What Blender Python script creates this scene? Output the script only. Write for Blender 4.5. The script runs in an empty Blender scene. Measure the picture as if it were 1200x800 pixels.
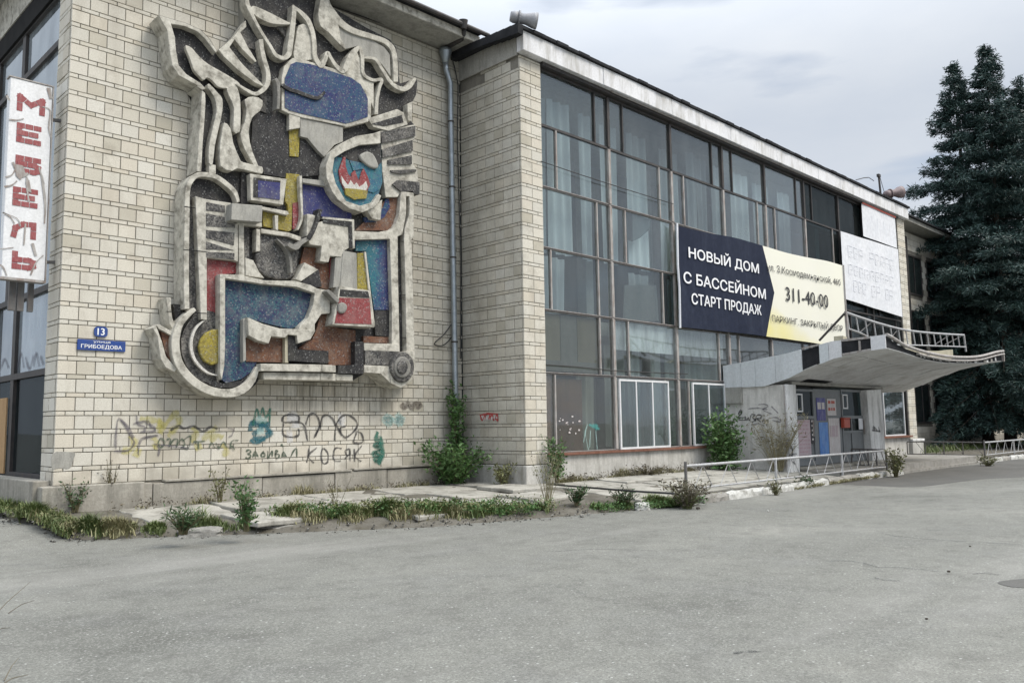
import bpy, bmesh, math, random
import numpy as np
from mathutils import Vector, Matrix, noise as mnoise
random.seed(7); rng = np.random.default_rng(7)
S = bpy.context.scene
C = S.collection
R = math.radians
# ------------------------------------------------------------------ camera
F_PX, CX, CY, CZ = 971.8, -4.2568, -14.7491, 0.9241
YAW, PITCH, ROLL = 0.78416, 0.101565, 0.014891
_f = np.array([math.sin(YAW)*math.cos(PITCH), math.cos(YAW)*math.cos(PITCH), math.sin(PITCH)])
_r = np.array([math.cos(YAW), -math.sin(YAW), 0]); _d = np.cross(_f, _r)
_r, _d = math.cos(ROLL)*_r+math.sin(ROLL)*_d, -math.sin(ROLL)*_r+math.cos(ROLL)*_d
CAM = np.array([CX, CY, CZ])
cd = bpy.data.cameras.new('camera'); cam = bpy.data.objects.new('camera', cd); C.objects.link(cam)
cd.sensor_width = 36; cd.lens = F_PX*36/1200; cd.clip_end = 3000; cd.clip_start = 0.05
M = Matrix(((_r[0], -_d[0], -_f[0], CX), (_r[1], -_d[1], -_f[1], CY), (_r[2], -_d[2], -_f[2], CZ), (0, 0, 0, 1)))
cam.matrix_world = M
S.camera = cam
def ray(px, py): return _r*((px-600)/F_PX)+_d*((py-400)/F_PX)+_f
def at(px, py, X=None, Y=None, Z=None):
    d = ray(px, py)
    s = (X-CX)/d[0] if X is not None else (Y-CY)/d[1] if Y is not None else (Z-CZ)/d[2]
    return CAM+s*d
def proj(p):
    v = np.array(p)-CAM; z = v@_f
    return 600+F_PX*(v@_r)/z, 400+F_PX*(v@_d)/z
# ------------------------------------------------------------------ light
SUN_EL, SUN_AZ = 52, 152          # azimuth clockwise from +Y: high, in front of the facade, a little to the right
W = bpy.data.worlds.new('World'); S.world = W; W.use_nodes = True
nt = W.node_tree; N = nt.nodes; L = nt.links
bg = N['Background']; bg.inputs['Strength'].default_value = 0.1
sky = N.new('ShaderNodeTexSky'); sky.sky_type = 'NISHITA'; sky.sun_disc = False
sky.sun_elevation = R(SUN_EL); sky.sun_rotation = R(SUN_AZ); sky.air_density = 1.0; sky.dust_density = 1.5
tc = N.new('ShaderNodeTexCoord')
mp = N.new('ShaderNodeMapping'); mp.inputs['Scale'].default_value = (1, 1, 2.6); mp.inputs['Location'].default_value = (0.3, 0.1, 0.0)
L.new(tc.outputs['Generated'], mp.inputs['Vector'])
n1 = N.new('ShaderNodeTexNoise'); n1.inputs['Scale'].default_value = 2.2; n1.inputs['Detail'].default_value = 7; n1.inputs['Roughness'].default_value = 0.55
L.new(mp.outputs[0], n1.inputs['Vector'])
cr = N.new('ShaderNodeValToRGB')
cr.color_ramp.elements[0].position = 0.33; cr.color_ramp.elements[0].color = (4.6, 5.05, 5.75, 1)
cr.color_ramp.elements[1].position = 0.66; cr.color_ramp.elements[1].color = (5.6, 5.9, 6.3, 1)
L.new(n1.outputs['Fac'], cr.inputs['Fac'])
sx = N.new('ShaderNodeSeparateXYZ'); L.new(tc.outputs['Generated'], sx.inputs[0])
zr = N.new('ShaderNodeMapRange'); zr.interpolation_type = 'SMOOTHSTEP'; zr.inputs['From Min'].default_value = 0.32; zr.inputs['From Max'].default_value = 0.9
zr.inputs['To Min'].default_value = 1.0; zr.inputs['To Max'].default_value = 3.3
L.new(sx.outputs['Z'], zr.inputs['Value'])
ml = N.new('ShaderNodeVectorMath'); ml.operation = 'SCALE'; L.new(cr.outputs[0], ml.inputs[0]); L.new(zr.outputs[0], ml.inputs['Scale'])
n2 = N.new('ShaderNodeTexNoise'); n2.inputs['Scale'].default_value = 2.6; n2.inputs['Detail'].default_value = 6
mp2 = N.new('ShaderNodeMapping'); mp2.inputs['Scale'].default_value = (1, 1, 4.5); mp2.inputs['Location'].default_value = (9.0, 4.1, 2.7)
L.new(tc.outputs['Generated'], mp2.inputs['Vector']); L.new(mp2.outputs[0], n2.inputs['Vector'])
gr = N.new('ShaderNodeValToRGB'); gr.color_ramp.elements[0].position = 0.58; gr.color_ramp.elements[0].color = (1, 1, 1, 1)
gr.color_ramp.elements[1].position = 0.78; gr.color_ramp.elements[1].color = (0.25, 0.25, 0.25, 1)
L.new(n2.outputs['Fac'], gr.inputs['Fac'])
mx = N.new('ShaderNodeMix'); mx.data_type = 'RGBA'
L.new(gr.outputs[0], mx.inputs[0]); L.new(sky.outputs[0], mx.inputs[6]); L.new(ml.outputs[0], mx.inputs[7]); L.new(mx.outputs[2], bg.inputs['Color'])
sd = bpy.data.lights.new('sun', 'SUN'); sd.energy = 2.3; sd.angle = R(25); sd.color = (1, 0.92, 0.80)
sun = bpy.data.objects.new('sun', sd); C.objects.link(sun)
sdir = Vector((math.sin(R(SUN_AZ))*math.cos(R(SUN_EL)), math.cos(R(SUN_AZ))*math.cos(R(SUN_EL)), math.sin(R(SUN_EL))))
sun.rotation_euler = sdir.to_track_quat('Z', 'Y').to_euler(); sun.location = (0, -20, 30)
S.view_settings.view_transform = 'Standard'; S.view_settings.look = 'None'; S.view_settings.exposure = 0.4; S.view_settings.gamma = 1
S.cycles.transparent_max_bounces = 12; S.cycles.max_bounces = 6

# ------------------------------------------------------------------ materials
MATS = {}
class NB:
    def __init__(s, name):
        s.m = bpy.data.materials.new(name); s.m.use_nodes = True; s.t = s.m.node_tree; s.b = s.t.nodes['Principled BSDF']
        s.pos = s.add('ShaderNodeNewGeometry')
    def add(s, ty, **k):
        n = s.t.nodes.new(ty)
        for a, v in k.items(): setattr(n, a, v)
        return n
    def link(s, a, b): s.t.links.new(a, b)
    def vec(s, scale=(1, 1, 1), loc=(0, 0, 0)):
        m = s.add('ShaderNodeMapping'); m.inputs['Scale'].default_value = scale; m.inputs['Location'].default_value = loc
        s.link(s.pos.outputs['Position'], m.inputs['Vector']); return m.outputs[0]
    def noise(s, sc, det=4, rough=.55, v=None):
        n = s.add('ShaderNodeTexNoise'); n.inputs['Scale'].default_value = sc; n.inputs['Detail'].default_value = det; n.inputs['Roughness'].default_value = rough
        s.link(v if v is not None else s.pos.outputs['Position'], n.inputs['Vector']); return n.outputs['Fac']
    def ramp(s, fac, stops):
        r = s.add('ShaderNodeValToRGB'); e = r.color_ramp.elements
        while len(e) < len(stops): e.new(.5)
        for i, (p, c) in enumerate(stops):
            e[i].position = p; e[i].color = (*(c if isinstance(c, tuple) else (c, c, c)), 1)
        s.link(fac, r.inputs['Fac']); return r.outputs[0]
    def mix(s, fac, a, b, mode='MIX'):
        n = s.add('ShaderNodeMix'); n.data_type = 'RGBA'; n.blend_type = mode
        for i, v in ((0, fac), (6, a), (7, b)):
            if hasattr(v, 'node'): s.link(v, n.inputs[i])
            elif i == 0: n.inputs[0].default_value = v
            else: n.inputs[i].default_value = (*v, 1)
        return n.outputs[2]
    def math(s, op, a, b=0.0):
        n = s.add('ShaderNodeMath'); n.operation = op
        for i, v in ((0, a), (1, b)):
            if hasattr(v, 'node'): s.link(v, n.inputs[i])
            else: n.inputs[i].default_value = v
        return n.outputs[0]
    def rand(s):
        o = s.add('ShaderNodeObjectInfo'); return s.math('FRACT', s.math('ADD', o.outputs['Random'], s.pos.outputs['Random Per Island']))
    def done(s, col, rough=.8, bump=None, bs=.3, metal=0, bd=.01):
        if hasattr(col, 'node'): s.link(col, s.b.inputs['Base Color'])
        else: s.b.inputs['Base Color'].default_value = (*col, 1)
        if hasattr(rough, 'node'): s.link(rough, s.b.inputs['Roughness'])
        else: s.b.inputs['Roughness'].default_value = rough
        s.b.inputs['Metallic'].default_value = metal
        s.b.inputs['Specular IOR Level'].default_value = .12 if (hasattr(rough, 'node') or rough >= .8) else .22 if s.m.name.startswith('mosaic') else .5
        if bump is not None:
            n = s.add('ShaderNodeBump'); n.inputs['Strength'].default_value = bs; n.inputs['Distance'].default_value = bd
            s.link(bump, n.inputs['Height']); s.link(n.outputs[0], s.b.inputs['Normal'])
        MATS[s.m.name] = s.m; return s.m

def worn(name, c1, c2, c3=None, sc=3, fine=40, rough=.85, bs=.3, amt=.5, streak=True, metal=0):
    """painted, plastered or bare surface: two tones, streaky grime, fine grain"""
    n = NB(name)
    col = n.mix(n.ramp(n.noise(sc, 6, .65), [(.35, 0.), (.65, 1.)]), c1, c2)
    if c3:
        v = n.vec((1.6, 1.6, .35)) if streak else n.vec()
        g = n.ramp(n.noise(sc*1.3, 7, .7, v), [(.46, 0.), (.68, 1.)])
        col = n.mix(n.math('MULTIPLY', g, amt), col, c3)
    f = n.noise(fine, 5, .7)
    col = n.mix(n.ramp(f, [(.3, .55), (.7, 0.)]), col, tuple(x*.6 for x in c1), 'MIX') if fine else col
    return n.done(col, rough, f, bs, metal)

def brick_mat():
    n = NB('brick'); r = n.rand()
    col = n.ramp(r, [(0, (.47, .44, .365)), (.12, (.58, .55, .475)), (.3, (.645, .62, .55)), (.5, (.60, .58, .52)), (.7, (.66, .625, .545)), (.85, (.585, .54, .455)), (1, (.68, .665, .61))])
    v = n.vec((1, 1, .3))
    st = n.ramp(n.noise(.9, 7, .68, v), [(.5, 0.), (.75, 1.)])
    col = n.mix(n.math('MULTIPLY', st, .68), col, (.30, .265, .21))
    sp = n.noise(2.2, 6, .7); col = n.mix(n.ramp(sp, [(.56, 0.), (.72, .55)]), col, (.33, .30, .25))
    f = n.noise(55, 4, .7); col = n.mix(n.ramp(f, [(.32, .5), (.6, 0.)]), col, (.36, .33, .27))
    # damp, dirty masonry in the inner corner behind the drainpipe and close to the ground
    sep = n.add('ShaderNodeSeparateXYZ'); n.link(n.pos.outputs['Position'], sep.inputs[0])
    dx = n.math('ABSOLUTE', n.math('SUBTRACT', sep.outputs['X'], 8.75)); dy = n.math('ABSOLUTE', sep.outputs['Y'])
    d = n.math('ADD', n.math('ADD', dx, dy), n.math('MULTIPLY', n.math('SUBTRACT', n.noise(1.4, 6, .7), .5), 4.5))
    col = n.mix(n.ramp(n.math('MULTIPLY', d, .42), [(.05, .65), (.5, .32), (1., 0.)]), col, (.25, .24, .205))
    # dark vertical streaks in the wall colour under the relief
    rx = n.math('ABSOLUTE', n.math('SUBTRACT', sep.outputs['X'], 5.4)); rz = n.math('ABSOLUTE', n.math('SUBTRACT', sep.outputs['Z'], 1.75))
    rm = n.math('MULTIPLY', n.ramp(rx, [(.0, 1.), (1., 0.)]) if False else n.ramp(n.math('MULTIPLY', rx, .5), [(.55, 1.), (.95, 0.)]), n.ramp(rz, [(.25, 1.), (.75, 0.)]))
    rs = n.ramp(n.noise(3.5, 6, .75, n.vec((2.6, 1, .22))), [(.38, 0.), (.62, .75)])
    col = n.mix(n.math('MULTIPLY', rm, rs), col, (.20, .185, .155))
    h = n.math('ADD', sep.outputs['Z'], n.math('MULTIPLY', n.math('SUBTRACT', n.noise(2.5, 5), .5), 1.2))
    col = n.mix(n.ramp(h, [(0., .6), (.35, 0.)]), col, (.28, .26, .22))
    return n.done(col, .9, f, .35)
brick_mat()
worn('mortar', (.19, .178, .155), (.27, .255, .22), (.10, .094, .085), 2)
worn('concrete', (.50, .48, .42), (.66, .64, .57), (.13, .12, .10), 4.2, 20, .9, .6, .95, streak=False)
worn('concrete_grey', (.34, .335, .31), (.43, .42, .38), (.17, .165, .15), 3, 30, .9, .5, .7)
worn('plinth', (.33, .31, .27), (.44, .42, .37), (.14, .135, .115), 1.6, 25, .95, .6, .8)
worn('plaster', (.76, .76, .75), (.84, .84, .83), (.22, .215, .20), 1.5, 25, .9, .4, .85)
worn('plaster_dirty', (.50, .49, .46), (.60, .59, .56), (.22, .21, .18), 1.9, 22, .9, .5, .95)
worn('plaster_grey', (.66, .645, .61), (.74, .725, .69), (.26, .25, .23), 1.4, 25, .9, .3, .7)
worn('parapet', (.76, .765, .79), (.83, .835, .85), (.34, .325, .28), 1.6, 25, .85, .25, .85)
worn('roofing', (.02, .021, .024), (.045, .046, .05), None, 3, 30)
worn('dark_steel', (.028, .028, .03), (.06, .055, .052), (.12, .08, .06), 4, 30, .6, .2, .4)
worn('pale_steel', (.34, .325, .31), (.45, .43, .41), (.20, .13, .10), 6, 30, .6, .2, .9)
worn('rust', (.19, .09, .065), (.28, .155, .115), (.10, .055, .04), 6, 40, .9, .3, .7)
worn('white_pvc', (.72, .73, .74), (.78, .79, .8), (.5, .5, .48), 2, 30, .4, .05, .3)
worn('galvanised', (.33, .38, .42), (.47, .52, .56), (.22, .23, .24), 5, 40, .38, .1, .4, metal=.75)
worn('rail_paint', (.42, .43, .44), (.52, .53, .54), (.22, .16, .13), 6, 40, .5, .2, .6)
worn('rail_dark', (.10, .10, .10), (.16, .155, .15), (.12, .075, .05), 6, 40, .6, .2, .6)
worn('canopy_sheet', (.64, .68, .70), (.70, .73, .75), (.40, .41, .41), 1.0, 20, .55, .08, .5)
worn('canopy_white', (.70, .71, .73), (.76, .77, .78), (.5, .5, .48), 2, 20, .6, .08, .3)
worn('soffit_board', (.68, .685, .68), (.76, .765, .76), (.36, .34, .31), 1.2, 20, .85, .2, .7, streak=False)
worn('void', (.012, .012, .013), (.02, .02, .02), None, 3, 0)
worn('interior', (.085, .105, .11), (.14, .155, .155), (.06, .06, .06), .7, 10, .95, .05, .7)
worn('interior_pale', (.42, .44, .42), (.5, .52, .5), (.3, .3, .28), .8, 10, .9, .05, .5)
worn('bark', (.05, .042, .035), (.09, .078, .066), (.03, .026, .022), 8, 60, .95, .9)
worn('dirt', (.12, .112, .095), (.19, .18, .155), (.08, .07, .05), 2.5, 30, .98, .8, .8, streak=False)
worn('slab', (.33, .32, .285), (.48, .465, .42), (.15, .14, .12), 1.8, 30, .95, .7, .9, streak=False)
worn('kerb_white', (.50, .50, .475), (.64, .64, .61), (.20, .19, .165), 3.5, 30, .9, .5, .95, streak=False)
worn('kerb_bare', (.30, .29, .27), (.40, .385, .35), (.17, .16, .14), 2.5, 30, .95, .6, .8, streak=False)
worn('sign_white', (.76, .77, .79), (.82, .83, .84), (.55, .55, .54), 3, 30, .5, .03, .4)
worn('paper_white', (.74, .76, .80), (.80, .81, .84), (.66, .67, .70), 1, 6, .7, .08, .3)
worn('plywood', (.42, .27, .14), (.50, .33, .18), (.3, .19, .1), 3, 30, .8, .1, .4)
worn('red_paint', (.26, .05, .055), (.33, .08, .085), (.42, .25, .24), 14, 40, .6, .1, .6)
worn('blue_enamel', (.012, .05, .24), (.02, .07, .30), (.10, .12, .16), 8, 40, .35, .05, .35)
worn('enamel_white', (.78, .8, .82), (.82, .83, .84), None, 8, 0, .4)
worn('banner_navy', (.020, .026, .048), (.028, .035, .06), (.06, .07, .10), .9, 6, .8, .06, .4)
worn('print_black', (.02, .02, .024), (.03, .03, .034), None, 4, 0, .6)
worn('print_white', (.76, .77, .8), (.80, .81, .83), None, 4, 0, .6)
worn('print_faint', (.69, .70, .745), (.73, .735, .775), None, 4, 0, .7)
worn('speaker_grey', (.30, .31, .34), (.38, .39, .42), (.22, .19, .17), 5, 40, .6, .1, .5)
worn('speaker_pink', (.17, .125, .13), (.23, .18, .18), (.18, .14, .13), 5, 40, .6, .1, .5)
worn('cable', (.015, .015, .016), (.03, .03, .03), None, 4, 0, .6)
worn('poster_pink', (.50, .40, .43), (.56, .46, .49), (.38, .30, .33), 5, 30, .6, .05, .5)
worn('poster_dim', (.40, .27, .30), (.46, .33, .35), None, 5, 0, .6)
worn('poster_blue', (.06, .19, .55), (.09, .28, .66), (.35, .5, .65), 4, 30, .5, .05, .7)
worn('poster_navy', (.03, .03, .20), (.07, .07, .30), (.3, .3, .4), 9, 30, .5, .05, .6)
worn('poster_pale', (.6, .57, .56), (.68, .66, .66), (.45, .28, .26), 5, 30, .6, .05, .5)
worn('door_grey', (.17, .185, .195), (.22, .235, .245), (.12, .12, .12), 2, 30, .55, .08, .5)
worn('box_red', (.42, .06, .03), (.50, .09, .05), (.3, .07, .05), 4, 30, .5, .05, .4)
worn('brown_board', (.15, .085, .06), (.20, .12, .09), (.05, .04, .035), 1.5, 20, .8, .1, .6)
worn('beige_board', (.50, .465, .35), (.57, .53, .41), (.28, .265, .21), 1.2, 20, .8, .1, .5)
worn('stone', (.24, .235, .22), (.34, .33, .30), (.14, .135, .12), 5, 40, .95, .8, .7, streak=False)

def yellow_mat():
    n = NB('banner_cream'); sep = n.add('ShaderNodeSeparateXYZ'); n.link(n.pos.outputs['Position'], sep.inputs[0])
    z = n.math('ADD', sep.outputs['Z'], n.math('MULTIPLY', n.noise(.6, 4), .9))
    x = n.math('MULTIPLY', n.math('SUBTRACT', sep.outputs['X'], 20.0), .28)
    col = n.ramp(n.math('MULTIPLY', n.math('ADD', z, x), .2), [(.80, (.76, .68, .20)), (.93, (.78, .73, .40)), (1., (.78, .77, .66))])
    n.done(n.mix(n.ramp(n.noise(.5, 5), [(.4, 0.), (.7, .5)]), col, (.74, .73, .68)), .6)
yellow_mat()

def tess(name, cols, grime=(.13, .125, .11), g=.45, sc=40):
    """smalti mosaic: small tesserae of mixed tones with grey grout and weathered patches"""
    n = NB(name)
    v = n.add('ShaderNodeTexVoronoi'); v.inputs['Scale'].default_value = sc; n.link(n.pos.outputs['Position'], v.inputs['Vector'])
    sep = n.add('ShaderNodeSeparateXYZ'); n.link(v.outputs['Color'], sep.inputs[0])
    k = n.math('ADD', n.math('MULTIPLY', sep.outputs['X'], .42), n.math('MULTIPLY', n.ramp(n.noise(2.4, 6, .7), [(.3, 0.), (.7, 1.)]), .58))
    if name == 'mosaic_gradient':      # laid from teal on the left to violet on the right
        sp = n.add('ShaderNodeSeparateXYZ'); n.link(n.pos.outputs['Position'], sp.inputs[0])
        k = n.math('ADD', n.math('MULTIPLY', n.math('SUBTRACT', sp.outputs['X'], 5.55), 1.15), n.math('MULTIPLY', n.math('SUBTRACT', k, .5), .7))
    m = len(cols)
    col = n.ramp(k, [(.12+.76*i/(m-1), c) for i, c in enumerate(cols)])
    bright = n.ramp(sep.outputs['Y'], [(.90, 0.), (.96, .4)])
    col = n.mix(bright, col, (.36, .37, .36))
    e = n.add('ShaderNodeTexVoronoi'); e.feature = 'DISTANCE_TO_EDGE'; e.inputs['Scale'].default_value = sc; n.link(n.pos.outputs['Position'], e.inputs['Vector'])
    ed = n.ramp(e.outputs['Distance'], [(.03, 1.), (.10, 0.)])
    col = n.mix(n.math('MULTIPLY', ed, .35), col, (.10, .10, .09))
    w = n.ramp(n.noise(4.5, 8, .75, n.vec((1, 1, .6))), [(.46, 0.), (.66, 1.)])
    col = n.mix(n.math('MULTIPLY', w, g), col, grime)
    return n.done(col, .55, sep.outputs['Z'], .5, bd=.006)
tess('mosaic_dark', [(.006, .006, .009), (.012, .012, .015), (.035, .033, .035), (.009, .009, .016)], (.12, .115, .10), .35)
tess('mosaic_grey', [(.05, .05, .05), (.022, .022, .026), (.12, .115, .11), (.25, .24, .22)], (.19, .18, .16), .45)
tess('mosaic_blue', [(.010, .016, .075), (.018, .020, .12), (.014, .07, .13), (.03, .05, .15)], (.17, .18, .19), .35)
tess('mosaic_slate', [(.022, .04, .10), (.022, .025, .085), (.028, .10, .13), (.08, .12, .16)], (.18, .19, .19), .5)
tess('mosaic_teal', [(.02, .11, .15), (.035, .18, .22), (.025, .09, .18), (.08, .23, .26)], (.16, .18, .18), .35)
tess('mosaic_violet', [(.022, .022, .10), (.032, .03, .14), (.025, .035, .15), (.06, .06, .15)], (.16, .16, .18), .4)
tess('mosaic_red', [(.22, .03, .035), (.30, .06, .065), (.18, .025, .03), (.38, .17, .17)], (.26, .18, .17), .4)
tess('mosaic_brown', [(.13, .05, .025), (.19, .085, .045), (.09, .04, .03), (.28, .17, .11)], (.21, .17, .14), .5)
tess('mosaic_yellow', [(.26, .21, .028), (.34, .28, .04), (.19, .15, .03), (.38, .34, .12)], (.25, .22, .12), .4)
tess('mosaic_gradient', [(.02, .11, .15), (.03, .16, .20), (.022, .06, .15), (.026, .025, .11)], (.16, .17, .18), .3)
tess('mosaic_white', [(.6, .58, .53), (.66, .64, .6), (.52, .5, .46), (.6, .58, .55)], (.3, .29, .26), .3)

def asphalt():
    n = NB('asphalt')
    big = n.ramp(n.noise(.30, 8, .68), [(.3, (.105, .106, .095)), (.43, (.165, .166, .15)), (.55, (.188, .189, .17)), (.7, (.245, .243, .218))])
    mid = n.noise(1.1, 7, .7); col = n.mix(n.ramp(mid, [(.5, 0.), (.75, .5)]), big, (.185, .187, .18))
    f = n.noise(62, 5, .85); col = n.mix(n.ramp(f, [(.38, .8), (.5, 0.)]), col, (.075, .077, .072))
    f2 = n.noise(48, 4, .8, n.vec(loc=(3, 1, 2))); col = n.mix(n.ramp(f2, [(.51, 0.), (.63, .7)]), col, (.32, .32, .295))
    st = n.noise(3.2, 6, .75, n.vec((1, 1, 1), (5, 2, 0))); col = n.mix(n.ramp(st, [(.48, 0.), (.72, .6)]), col, (.105, .103, .095))
    lane = n.noise(.55, 5, .6, n.vec((.18, 1, 1), (4, 0, 0))); col = n.mix(n.ramp(lane, [(.52, 0.), (.68, .4)]), col, (.30, .295, .275))
    v = n.add('ShaderNodeTexVoronoi'); v.inputs['Scale'].default_value = 22; v.inputs['Randomness'].default_value = 1; n.link(n.pos.outputs['Position'], v.inputs['Vector'])
    sp = n.add('ShaderNodeSeparateXYZ'); n.link(v.outputs['Color'], sp.inputs[0])
    peb = n.math('MULTIPLY', n.ramp(v.outputs['Distance'], [(.16, 1.), (.26, 0.)]), n.ramp(sp.outputs['X'], [(.93, 0.), (.95, 1.)]))
    col = n.mix(n.math('MULTIPLY', peb, .75), col, (.45, .45, .43))
    # worn cracks
    wv = n.add('ShaderNodeTexVoronoi'); wv.feature = 'DISTANCE_TO_EDGE'; wv.inputs['Scale'].default_value = .33
    nv = n.add('ShaderNodeTexNoise'); nv.inputs['Scale'].default_value = 1.6; nv.inputs['Detail'].default_value = 6; n.link(n.pos.outputs['Position'], nv.inputs['Vector'])
    av = n.add('ShaderNodeVectorMath'); av.operation = 'ADD'; n.link(n.pos.outputs['Position'], av.inputs[0]); n.link(nv.outputs['Color'], av.inputs[1]); n.link(av.outputs[0], wv.inputs['Vector'])
    ck = n.math('MULTIPLY', n.ramp(wv.outputs['Distance'], [(.002, 1.), (.008, 0.)]), n.ramp(n.noise(.45, 4), [(.52, 0.), (.62, 1.)]))
    col = n.mix(n.math('MULTIPLY', ck, .35), col, (.09, .09, .085))
    n.done(col, .93, n.math('ADD', f, n.math('MULTIPLY', peb, .6)), .7, bd=.008)
asphalt()
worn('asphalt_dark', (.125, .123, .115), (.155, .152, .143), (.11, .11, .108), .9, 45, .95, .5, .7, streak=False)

def glass(name, tint, dirt=.10, dcol=(.42, .45, .45), refl=1.0):  # dirt: diffuse share, also carries the painted sky reflection of the side panes
    m = bpy.data.materials.new(name); m.use_nodes = True; t = m.node_tree; t.nodes.remove(t.nodes['Principled BSDF'])
    out = t.nodes['Material Output']
    tr = t.nodes.new('ShaderNodeBsdfTransparent'); tr.inputs[0].default_value = (*tint, 1)
    gl = t.nodes.new('ShaderNodeBsdfGlossy'); gl.inputs['Roughness'].default_value = .03; gl.inputs['Color'].default_value = (.9*refl, .95*refl, refl, 1)
    lw = t.nodes.new('ShaderNodeLayerWeight'); lw.inputs['Blend'].default_value = .5
    pw_ = t.nodes.new('ShaderNodeMath'); pw_.operation = 'POWER'; pw_.inputs[1].default_value = 4.0; t.links.new(lw.outputs['Facing'], pw_.inputs[0])
    fr = t.nodes.new('ShaderNodeMath'); fr.operation = 'MULTIPLY_ADD'; fr.inputs[1].default_value = .85*refl; fr.inputs[2].default_value = .07*refl; t.links.new(pw_.outputs[0], fr.inputs[0])
    oi = t.nodes.new('ShaderNodeObjectInfo'); rr = t.nodes.new('ShaderNodeMapRange'); rr.inputs['To Min'].default_value = .74; rr.inputs['To Max'].default_value = 1.06; t.links.new(oi.outputs['Random'], rr.inputs[0])
    vm = t.nodes.new('ShaderNodeVectorMath'); vm.operation = 'SCALE'; vm.inputs[0].default_value = tint; t.links.new(rr.outputs[0], vm.inputs['Scale']); t.links.new(vm.outputs[0], tr.inputs[0])
    df = t.nodes.new('ShaderNodeBsdfDiffuse'); df.inputs[0].default_value = (*dcol, 1)
    ge = t.nodes.new('ShaderNodeNewGeometry')
    mpn = t.nodes.new('ShaderNodeMapping'); mpn.inputs['Scale'].default_value = (1, 1, .35); t.links.new(ge.outputs['Position'], mpn.inputs[0])
    no = t.nodes.new('ShaderNodeTexNoise'); no.inputs['Scale'].default_value = 1.5; no.inputs['Detail'].default_value = 7; no.inputs['Roughness'].default_value = .65; t.links.new(mpn.outputs[0], no.inputs['Vector'])
    mr = t.nodes.new('ShaderNodeMapRange'); mr.inputs['From Min'].default_value = .3; mr.inputs['From Max'].default_value = .75; mr.inputs['To Min'].default_value = dirt*.3; mr.inputs['To Max'].default_value = dirt*2
    t.links.new(no.outputs['Fac'], mr.inputs[0])
    bn = t.nodes.new('ShaderNodeTexNoise'); bn.inputs['Scale'].default_value = 1.1; t.links.new(ge.outputs['Position'], bn.inputs['Vector'])
    bm_ = t.nodes.new('ShaderNodeBump'); bm_.inputs['Strength'].default_value = .06; bm_.inputs['Distance'].default_value = .05; t.links.new(bn.outputs['Fac'], bm_.inputs['Height']); t.links.new(bm_.outputs[0], gl.inputs['Normal'])
    a = t.nodes.new('ShaderNodeMixShader'); b = t.nodes.new('ShaderNodeMixShader')
    t.links.new(mr.outputs[0], a.inputs[0]); t.links.new(tr.outputs[0], a.inputs[1]); t.links.new(df.outputs[0], a.inputs[2])
    t.links.new(fr.outputs[0], b.inputs[0]); t.links.new(a.outputs[0], b.inputs[1]); t.links.new(gl.outputs[0], b.inputs[2])
    t.links.new(b.outputs[0], out.inputs['Surface']); MATS[name] = m
glass('glass', (.86, .905, .91), .05)
glass('glass_dusty', (.86, .88, .86), .035, (.36, .37, .35))
glass('glass_dark', (.55, .64, .66), .04, (.3, .32, .32), .45)
glass('glass_side', (.42, .50, .54), .30, (.56, .62, .66))  # heavy pale diffuse share stands in for bright reflected sky

def cloth(name, col):
    n = NB(name); c = n.mix(n.ramp(n.noise(1.2, 5, .6, n.vec((2.5, 1, .4))), [(.35, 0.), (.7, 1.)]), col, tuple(x*.7 for x in col))
    n.done(c, .9)
    n.b.inputs['Subsurface Weight'].default_value = 0
cloth('curtain', (.64, .68, .69)); cloth('curtain_dark', (.40, .425, .385))

def leafmat(name, a, b, tr=.15):
    n = NB(name); r = n.rand()
    c = n.mix(r, a, b); c = n.mix(n.ramp(n.noise(1.3, 3), [(.4, 0.), (.65, .45)]), c, tuple(x*1.45 for x in b))
    n.done(c, .6)
leafmat('needles', (.008, .025, .025), (.025, .056, .050))
leafmat('needles_tip', (.026, .055, .048), (.052, .095, .078))
leafmat('leaf_green', (.035, .085, .022), (.075, .15, .04))
leafmat('leaf_dark', (.022, .05, .018), (.045, .085, .03))
leafmat('leaf_olive', (.085, .095, .035), (.14, .145, .06))
leafmat('leaf_dry', (.17, .15, .085), (.25, .225, .14))
leafmat('leaf_brown', (.06, .05, .035), (.10, .085, .055))
leafmat('grass', (.05, .085, .02), (.12, .15, .05))
leafmat('grass_dry', (.15, .145, .065), (.24, .22, .12))
worn('stem', (.10, .095, .05), (.15, .13, .08), None, 9, 0)

def spray(name, col, cov=.62):
    """sprayed paint with worn, thin edges: part transparent"""
    n = NB(name); n.done(col, .7)
    o = n.t.nodes['Material Output']; tr = n.add('ShaderNodeBsdfTransparent'); mxs = n.add('ShaderNodeMixShader')
    at_ = n.add('ShaderNodeAttribute'); at_.attribute_name = 'soft'
    edge = n.math('ADD', at_.outputs['Fac'], n.math('MULTIPLY', n.math('SUBTRACT', n.noise(40, 3, .8), .5), .9))
    fac = n.math('MULTIPLY', n.ramp(edge, [(.05, 0.), (.55, 1.)]), n.ramp(n.noise(9, 6, .75), [(.32, cov*.45), (.55, cov)]))
    n.link(fac, mxs.inputs[0]); n.link(tr.outputs[0], mxs.inputs[1]); n.link(n.b.outputs[0], mxs.inputs[2]); n.link(mxs.outputs[0], o.inputs['Surface'])
spray('spray_black', (.03, .03, .035), .72); spray('spray_faint', (.10, .09, .12), .55); spray('spray_yellow', (.55, .50, .12), .4)
spray('spray_green', (.03, .16, .12), .75); spray('spray_teal', (.02, .13, .17), .75); spray('spray_mint', (.45, .66, .64), .5); spray('spray_red', (.42, .05, .05), .9)
spray('spray_white', (.7, .7, .7), .7); spray('spray_cyan', (.10, .42, .40), .45); spray('spray_pen', (.07, .10, .07), .85); spray('seam', (.10, .10, .095), .42); spray('soot', (.12, .10, .085), .6)

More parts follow.
